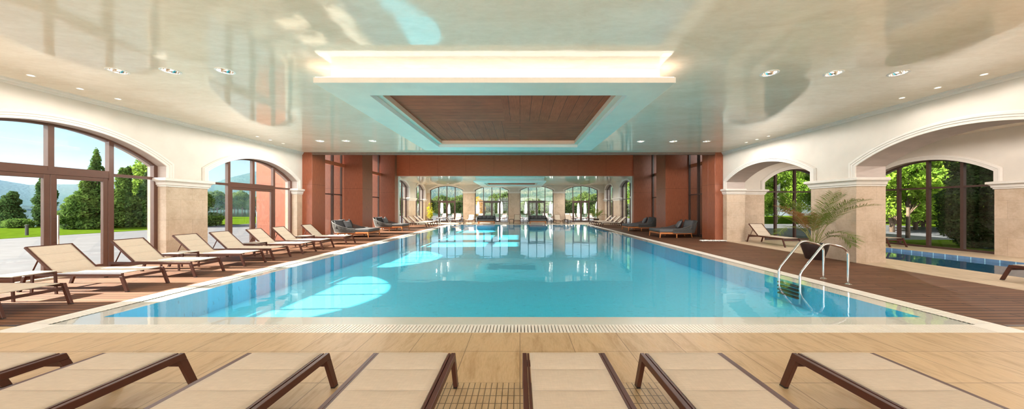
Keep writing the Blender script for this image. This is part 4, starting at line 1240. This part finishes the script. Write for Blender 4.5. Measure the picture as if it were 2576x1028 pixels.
# bright leafy trees to the right
rt = []
RT = [(17.6, 41, 11, 8.0), (23.5, 36, 12, 8.5), (29.5, 39, 12, 9), (35, 33, 11, 8.5), (27, 46, 14, 10), (20, 50, 13, 9), (40, 44, 14, 10), (33, 24, 10, 8), (38, 20, 11, 8.5), (30.5, 14.5, 9, 7)]
protoR = None
for i, (x, y, h, w) in enumerate(RT):
    lbl = 'bright green leafy tree beyond the right windows'
    if protoR is None:
        protoR = tree('leafy_tree', lbl, (x, y, G), 11, 8, M['broad'], 'round', 36000, .13, 31, 1.6, 'leafy trees right of the building')
    elif i == 4:
        protoR2 = tree('leafy_tree', lbl, (x, y, G), 13, 9, M['broad2'], 'round', 36000, .14, 32, 1.2, 'leafy trees right of the building')
    else:
        src = protoR if i % 3 else protoR2 if i > 4 else protoR
        dup(src, (x, y, G), i * 1.7, lbl, (w / 8, w / 8, h / 11))
# low undergrowth screen trees (right)
pb = None
for i, (x, y) in enumerate(((19.0, 33.5), (23.5, 33.0), (28, 33.5), (32.5, 32.5), (37, 31), (25.5, 39), (20.5, 39), (24.5, 20.2), (29, 22.5), (33.5, 25.5), (29.5, 17.5), (34.5, 20.5), (38.5, 25.5), (39, 21))):
    lbl = 'low leafy tree at the edge of the right terrace'
    if pb is None: pb = tree('leafy_tree', lbl, (x, y, G), 6.5, 5.4, M['broad'], 'round', 40000, .085, 41, .25, 'low trees by the right terrace')
    else: dup(pb, (x, y, G), i * 2.1, lbl, (1 + .08 * (i % 3), 1, .85 + .12 * (i % 4)))
pc = tree('hedge_tree', 'dark tall evergreen outside the side hall window, nearer', (18.6, 11.05, G), 4.6, 1.7, M['conifer2'], 'column', 17000, .06, 51)
dup(pc, (18.5, 12.5, G), 1.0, 'dark tall evergreen outside the side hall window, middle', (1, 1, .86))
dup(pc, (18.9, 9.4, G), 2.0, 'dark tall evergreen outside the side hall window, hidden at right', (1, 1, 1.05))
tree('leafy_tree', 'slender light green tree with a leaning trunk outside the side hall window', (20.6, 16.3, G), 6.0, 4.2, M['broad'], 'round', 26000, .085, 52, 1.5)

# treeline along the far shore
tl = []
for k in range(3):
    tl.append(tree('shore_tree', 'green tree in the shoreline row beyond the far terrace', (-20 + k * 17, 62 + 3 * k, -.4), 5.4, 5.0, M['shoreleaf'], 'round', 9000, .17, 60 + k, .5, 'shoreline trees beyond the far terrace'))
rnd = random.Random(77)
for i in range(36):
    x = -27 + i * 1.55 + rnd.uniform(-.6, .6)
    dup(tl[i % 3], (x, 61 + rnd.uniform(0, 9), -.4), rnd.uniform(0, 6), None, (rnd.uniform(.6, 1.1),) * 2 + (rnd.uniform(.55, .95),))
for i in range(16):
    px, Y = 518 + i * 9 + rnd.uniform(-3, 3), 195 + rnd.uniform(0, 30)
    k = 1.6 + rnd.uniform(0, 1.2)
    dup(tl[(i + 1) % 3], ((px - 1308) / 772 * Y, Y, -1.3), i * 1.1, 'tree across the lake seen through the second arch', (k, k, k * rnd.uniform(.7, 1.1)))['group'] = 'trees across the lake'
tree('autumn_tree', 'orange and yellow autumn tree behind the white parasols', (-6.6, 47.5, -.4), 3.6, 2.6, M['autumn'], 'round', 3500, .12, 90, .5)

# folded parasols
def parasol_proto(label):
    t = thing('parasol', label, 'parasol', (0, 0, 0), 0, 'folded white parasols on the far terrace')
    m = MB(); m.lathe([(0.001, 0), (.28, 0), (.28, .05), (.05, .07), (.04, .25), (0.001, .25)], 20); m.build('base', M['white'], t, smooth=True)
    m = MB(); m.tube([(0, 0, .2), (0, 0, 2.55)], .022, 10); m.build('pole', M['steel'], t, smooth=True)
    m = MB(); m.lathe([(.07, .82), (.15, .86), (.17, 1.1), (.165, 1.45), (.14, 1.62), (.15, 1.8), (.12, 2.15), (.07, 2.4), (.03, 2.5)], 32, wob=lambda a, i: 1 + .16 * math.sin(8 * a) + .05 * math.sin(3 * a + i))
    m.build('folded_canopy', M['canvas'], t, smooth='all')
    m = MB(); m.lathe([(0.001, 2.5), (.03, 2.5), (.02, 2.57), (0.001, 2.6)], 10); m.build('finial', M['canvas'], t, smooth=True)
    return t
pp = None
PU = [(1112, 38.5, 1), (1130, 43, .84), (1196, 43, .84), (1203, 38.5, .93), (1256, 38.5, 1), (1262, 40.5, .93), (1323, 40.5, .94), (1385, 40.5, .94), (1391, 43, .9), (1455, 43, .88), (1472, 38.5, 1), (1501, 41, .92)]
for i, (px, y, s) in enumerate(PU):
    x = (px - 1308) / 772 * y; l = 'folded white parasol on the far terrace, %s from the left' % ordn[i]
    if i == 11: l = 'folded white parasol on the far terrace, last on the right'
    if pp is None: pp = parasol_proto(l); pp.location = (x, y, -.03)
    else: dup(pp, (x, y, -.03), 0, l, (1, 1, s))

# hills
def ridge(name, path, prof, mat, seed, rough, sub=140, bump_amp=3):
    """path: (x, y, height) crest points; skirt falls toward the viewer over 'prof' distance"""
    rnd = np.random.default_rng(seed); P = np.array(path, float)
    s = np.linspace(0, len(P) - 1, sub); idx = np.clip(s.astype(int), 0, len(P) - 2); fr = (s - idx)[:, None]
    fr = fr * fr * (3 - 2 * fr) * .5 + fr * .5
    crest = P[idx] * (1 - fr) + P[idx + 1] * fr
    rows = 80; vs = []; fs = []
    ph = rnd.uniform(0, 6, 8)
    for r in range(rows):
        f = r / (rows - 1)
        for i in range(sub):
            c = crest[i]; d = np.array([c[0], c[1]]); u = d / np.linalg.norm(d)
            q = d - u * prof * (1 - f)
            wob = sum(math.sin(q[0] * k * .004 + q[1] * k * .0052 + ph[j]) / k for j, k in enumerate((1, 2.3, 4.1, 7.7, 13, 23)))
            z = c[2] * (f ** 1.15) + (wob * rough + rnd.uniform(-1, 1) * bump_amp) * min(1, f * 3) * (.5 + .5 * f)
            vs.append((q[0], q[1], max(z, -2) if r else -2))
    for r in range(rows - 1):
        for i in range(sub - 1):
            a = r * sub + i; fs.append((a, a + 1, a + sub + 1, a + sub))
    m = MB(); m.add(vs, fs); return struct(m.build(name, mat, smooth='all'))
def dirp(px, D, py):
    """direction of image column px at ground distance Y=D with crest at row py"""
    return ((px - 1308) / 772 * D, D, 1.6 + (521 - py) / 772 * D)
far = [dirp(760, 520, 470), dirp(900, 540, 462), dirp(1000, 560, 452), dirp(1085, 580, 446), dirp(1150, 600, 452), dirp(1237, 600, 455), dirp(1330, 600, 448), dirp(1420, 580, 440), dirp(1500, 560, 436), dirp(1600, 540, 430), dirp(1750, 500, 440)]
ridge('hill_far', far, 380, M['hill'], 1, 2.4, 420, 1.0)
lm = [dirp(-700, 330, 430), dirp(-300, 420, 440), dirp(-100, 520, 446), dirp(0, 600, 455), dirp(75, 640, 469), dirp(150, 680, 468), dirp(260, 720, 466), dirp(400, 800, 462), dirp(540, 900, 458), dirp(590, 930, 442), dirp(640, 960, 430), dirp(720, 980, 432), dirp(850, 1000, 446), dirp(1050, 1000, 470)]
ridge('mountain_far_left', lm, 420, M['mount'], 2, 3.2, 300, .5)
shore = [dirp(-500, 150, 519), dirp(-100, 260, 518.5), dirp(0, 330, 517), dirp(120, 380, 517), dirp(300, 420, 518), dirp(500, 460, 517), dirp(700, 480, 515), dirp(900, 480, 515)]
ridge('hill_shore', shore, 40, M['mount'], 3, .4, 300, .5)

# haze over the lake and towards the hills
m, nt, p = new_mat('lake_haze'); nt.nodes.remove(p)
vsn = N(nt, 'ShaderNodeVolumeScatter'); vsn.inputs['Color'].default_value = (.34, .62, 1, 1); vsn.inputs['Density'].default_value = .00014; vsn.inputs['Anisotropy'].default_value = .35
nt.links.new(vsn.outputs[0], nt.nodes['Material Output'].inputs['Volume'])
m2 = m.copy(); m2.node_tree.nodes[vsn.name].inputs['Density'].default_value = .0006
mb = MB(); mb.prism([(-1800, -500), (-70, -500), (-70, 96), (-80.2, 110), (-947.5, 1300), (-1800, 1300)], -.9, 170, lambda u, v, a: (u, v, a)); struct(mb.build('haze', m))
mb = MB(); mb.prism([(-80.1, 110), (900, 110), (900, 1300), (-947.4, 1300)], -.9, 170, lambda u, v, a: (u, v, a)); struct(mb.build('haze', m2))

# ------------------------------------------------------------------ sky and sun
SUN_EL, SUN_AZ = 27.5, 3.0
w = bpy.data.worlds.new('World'); bpy.context.scene.world = w; w.use_nodes = True
nt = w.node_tree; bg = nt.nodes['Background']
sky = N(nt, 'ShaderNodeTexSky'); sky.sky_type = 'NISHITA'; sky.sun_disc = False
sky.sun_elevation = R(SUN_EL); sky.sun_rotation = R(-90 + SUN_AZ); sky.altitude = 500; sky.air_density = 1.0; sky.dust_density = .4; sky.ozone_density = 1
tc = N(nt, 'ShaderNodeTexCoord'); mp = N(nt, 'ShaderNodeMapping'); mp.inputs['Scale'].default_value = (1, 1, 3.2)
nt.links.new(tc.outputs['Generated'], mp.inputs['Vector'])
cl = ramp(nt, noise(nt, mp.outputs[0], 3.2, 8, .6, .2), [(.50, (0, 0, 0)), (.68, (1, 1, 1))])
cw = mixc(nt, sky.outputs[0], (9, 9, 9.3), cl)
fac = N(nt, 'ShaderNodeMath', operation='MULTIPLY'); fac.inputs[1].default_value = .35
mx = mixc(nt, sky.outputs[0], (9.5, 9.8, 10.2), fac.outputs[0]); nt.links.new(cl, fac.inputs[0])
# bright cloud bank added out of view, behind the viewer, to light the room
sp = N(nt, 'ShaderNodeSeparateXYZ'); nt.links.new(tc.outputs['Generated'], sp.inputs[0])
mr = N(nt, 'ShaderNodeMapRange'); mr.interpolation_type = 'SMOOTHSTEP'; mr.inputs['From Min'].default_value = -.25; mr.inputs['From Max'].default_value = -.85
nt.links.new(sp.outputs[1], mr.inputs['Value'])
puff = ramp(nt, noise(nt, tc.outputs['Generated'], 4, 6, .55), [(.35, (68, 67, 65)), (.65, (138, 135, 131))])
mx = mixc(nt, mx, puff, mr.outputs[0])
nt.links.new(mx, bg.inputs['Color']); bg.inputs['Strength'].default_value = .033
sl = bpy.data.lights.new('sun', 'SUN'); sl.energy = 17; sl.angle = R(.6); sl.color = (1, .92, .80)
so = bpy.data.objects.new('sun', sl); C.objects.link(so)
d = Vector((math.cos(R(SUN_EL)) * math.cos(R(SUN_AZ)), math.cos(R(SUN_EL)) * math.sin(R(SUN_AZ)), -math.sin(R(SUN_EL))))
so.rotation_euler = d.to_track_quat('-Z', 'Y').to_euler(); so.location = (-60, 0, 40)

# ------------------------------------------------------------------ camera and view
cam = bpy.data.cameras.new('camera'); co = bpy.data.objects.new('camera', cam); C.objects.link(co)
co.location = (0, 0, 1.6); co.rotation_euler = (PI / 2, 0, 0)
cam.sensor_width = 36; cam.lens = 36 * 772 / 2576; cam.shift_x = -20 / 2576; cam.shift_y = 7 / 2576
cam.clip_start = .05; cam.clip_end = 6000
S = bpy.context.scene; S.camera = co
S.view_settings.view_transform = 'Standard'; S.view_settings.look = 'None'; S.view_settings.gamma = 1
S.view_settings.use_curve_mapping = False; S.view_settings.exposure = 1.13
cy = S.cycles
cy.use_denoising = True
cy.max_bounces = 10; cy.diffuse_bounces = 5; cy.glossy_bounces = 5; cy.transparent_max_bounces = 24; cy.transmission_bounces = 4
cy.caustics_reflective = False; cy.caustics_refractive = False
cy.sample_clamp_indirect = 6
cy.use_adaptive_sampling = True; cy.adaptive_threshold = .015
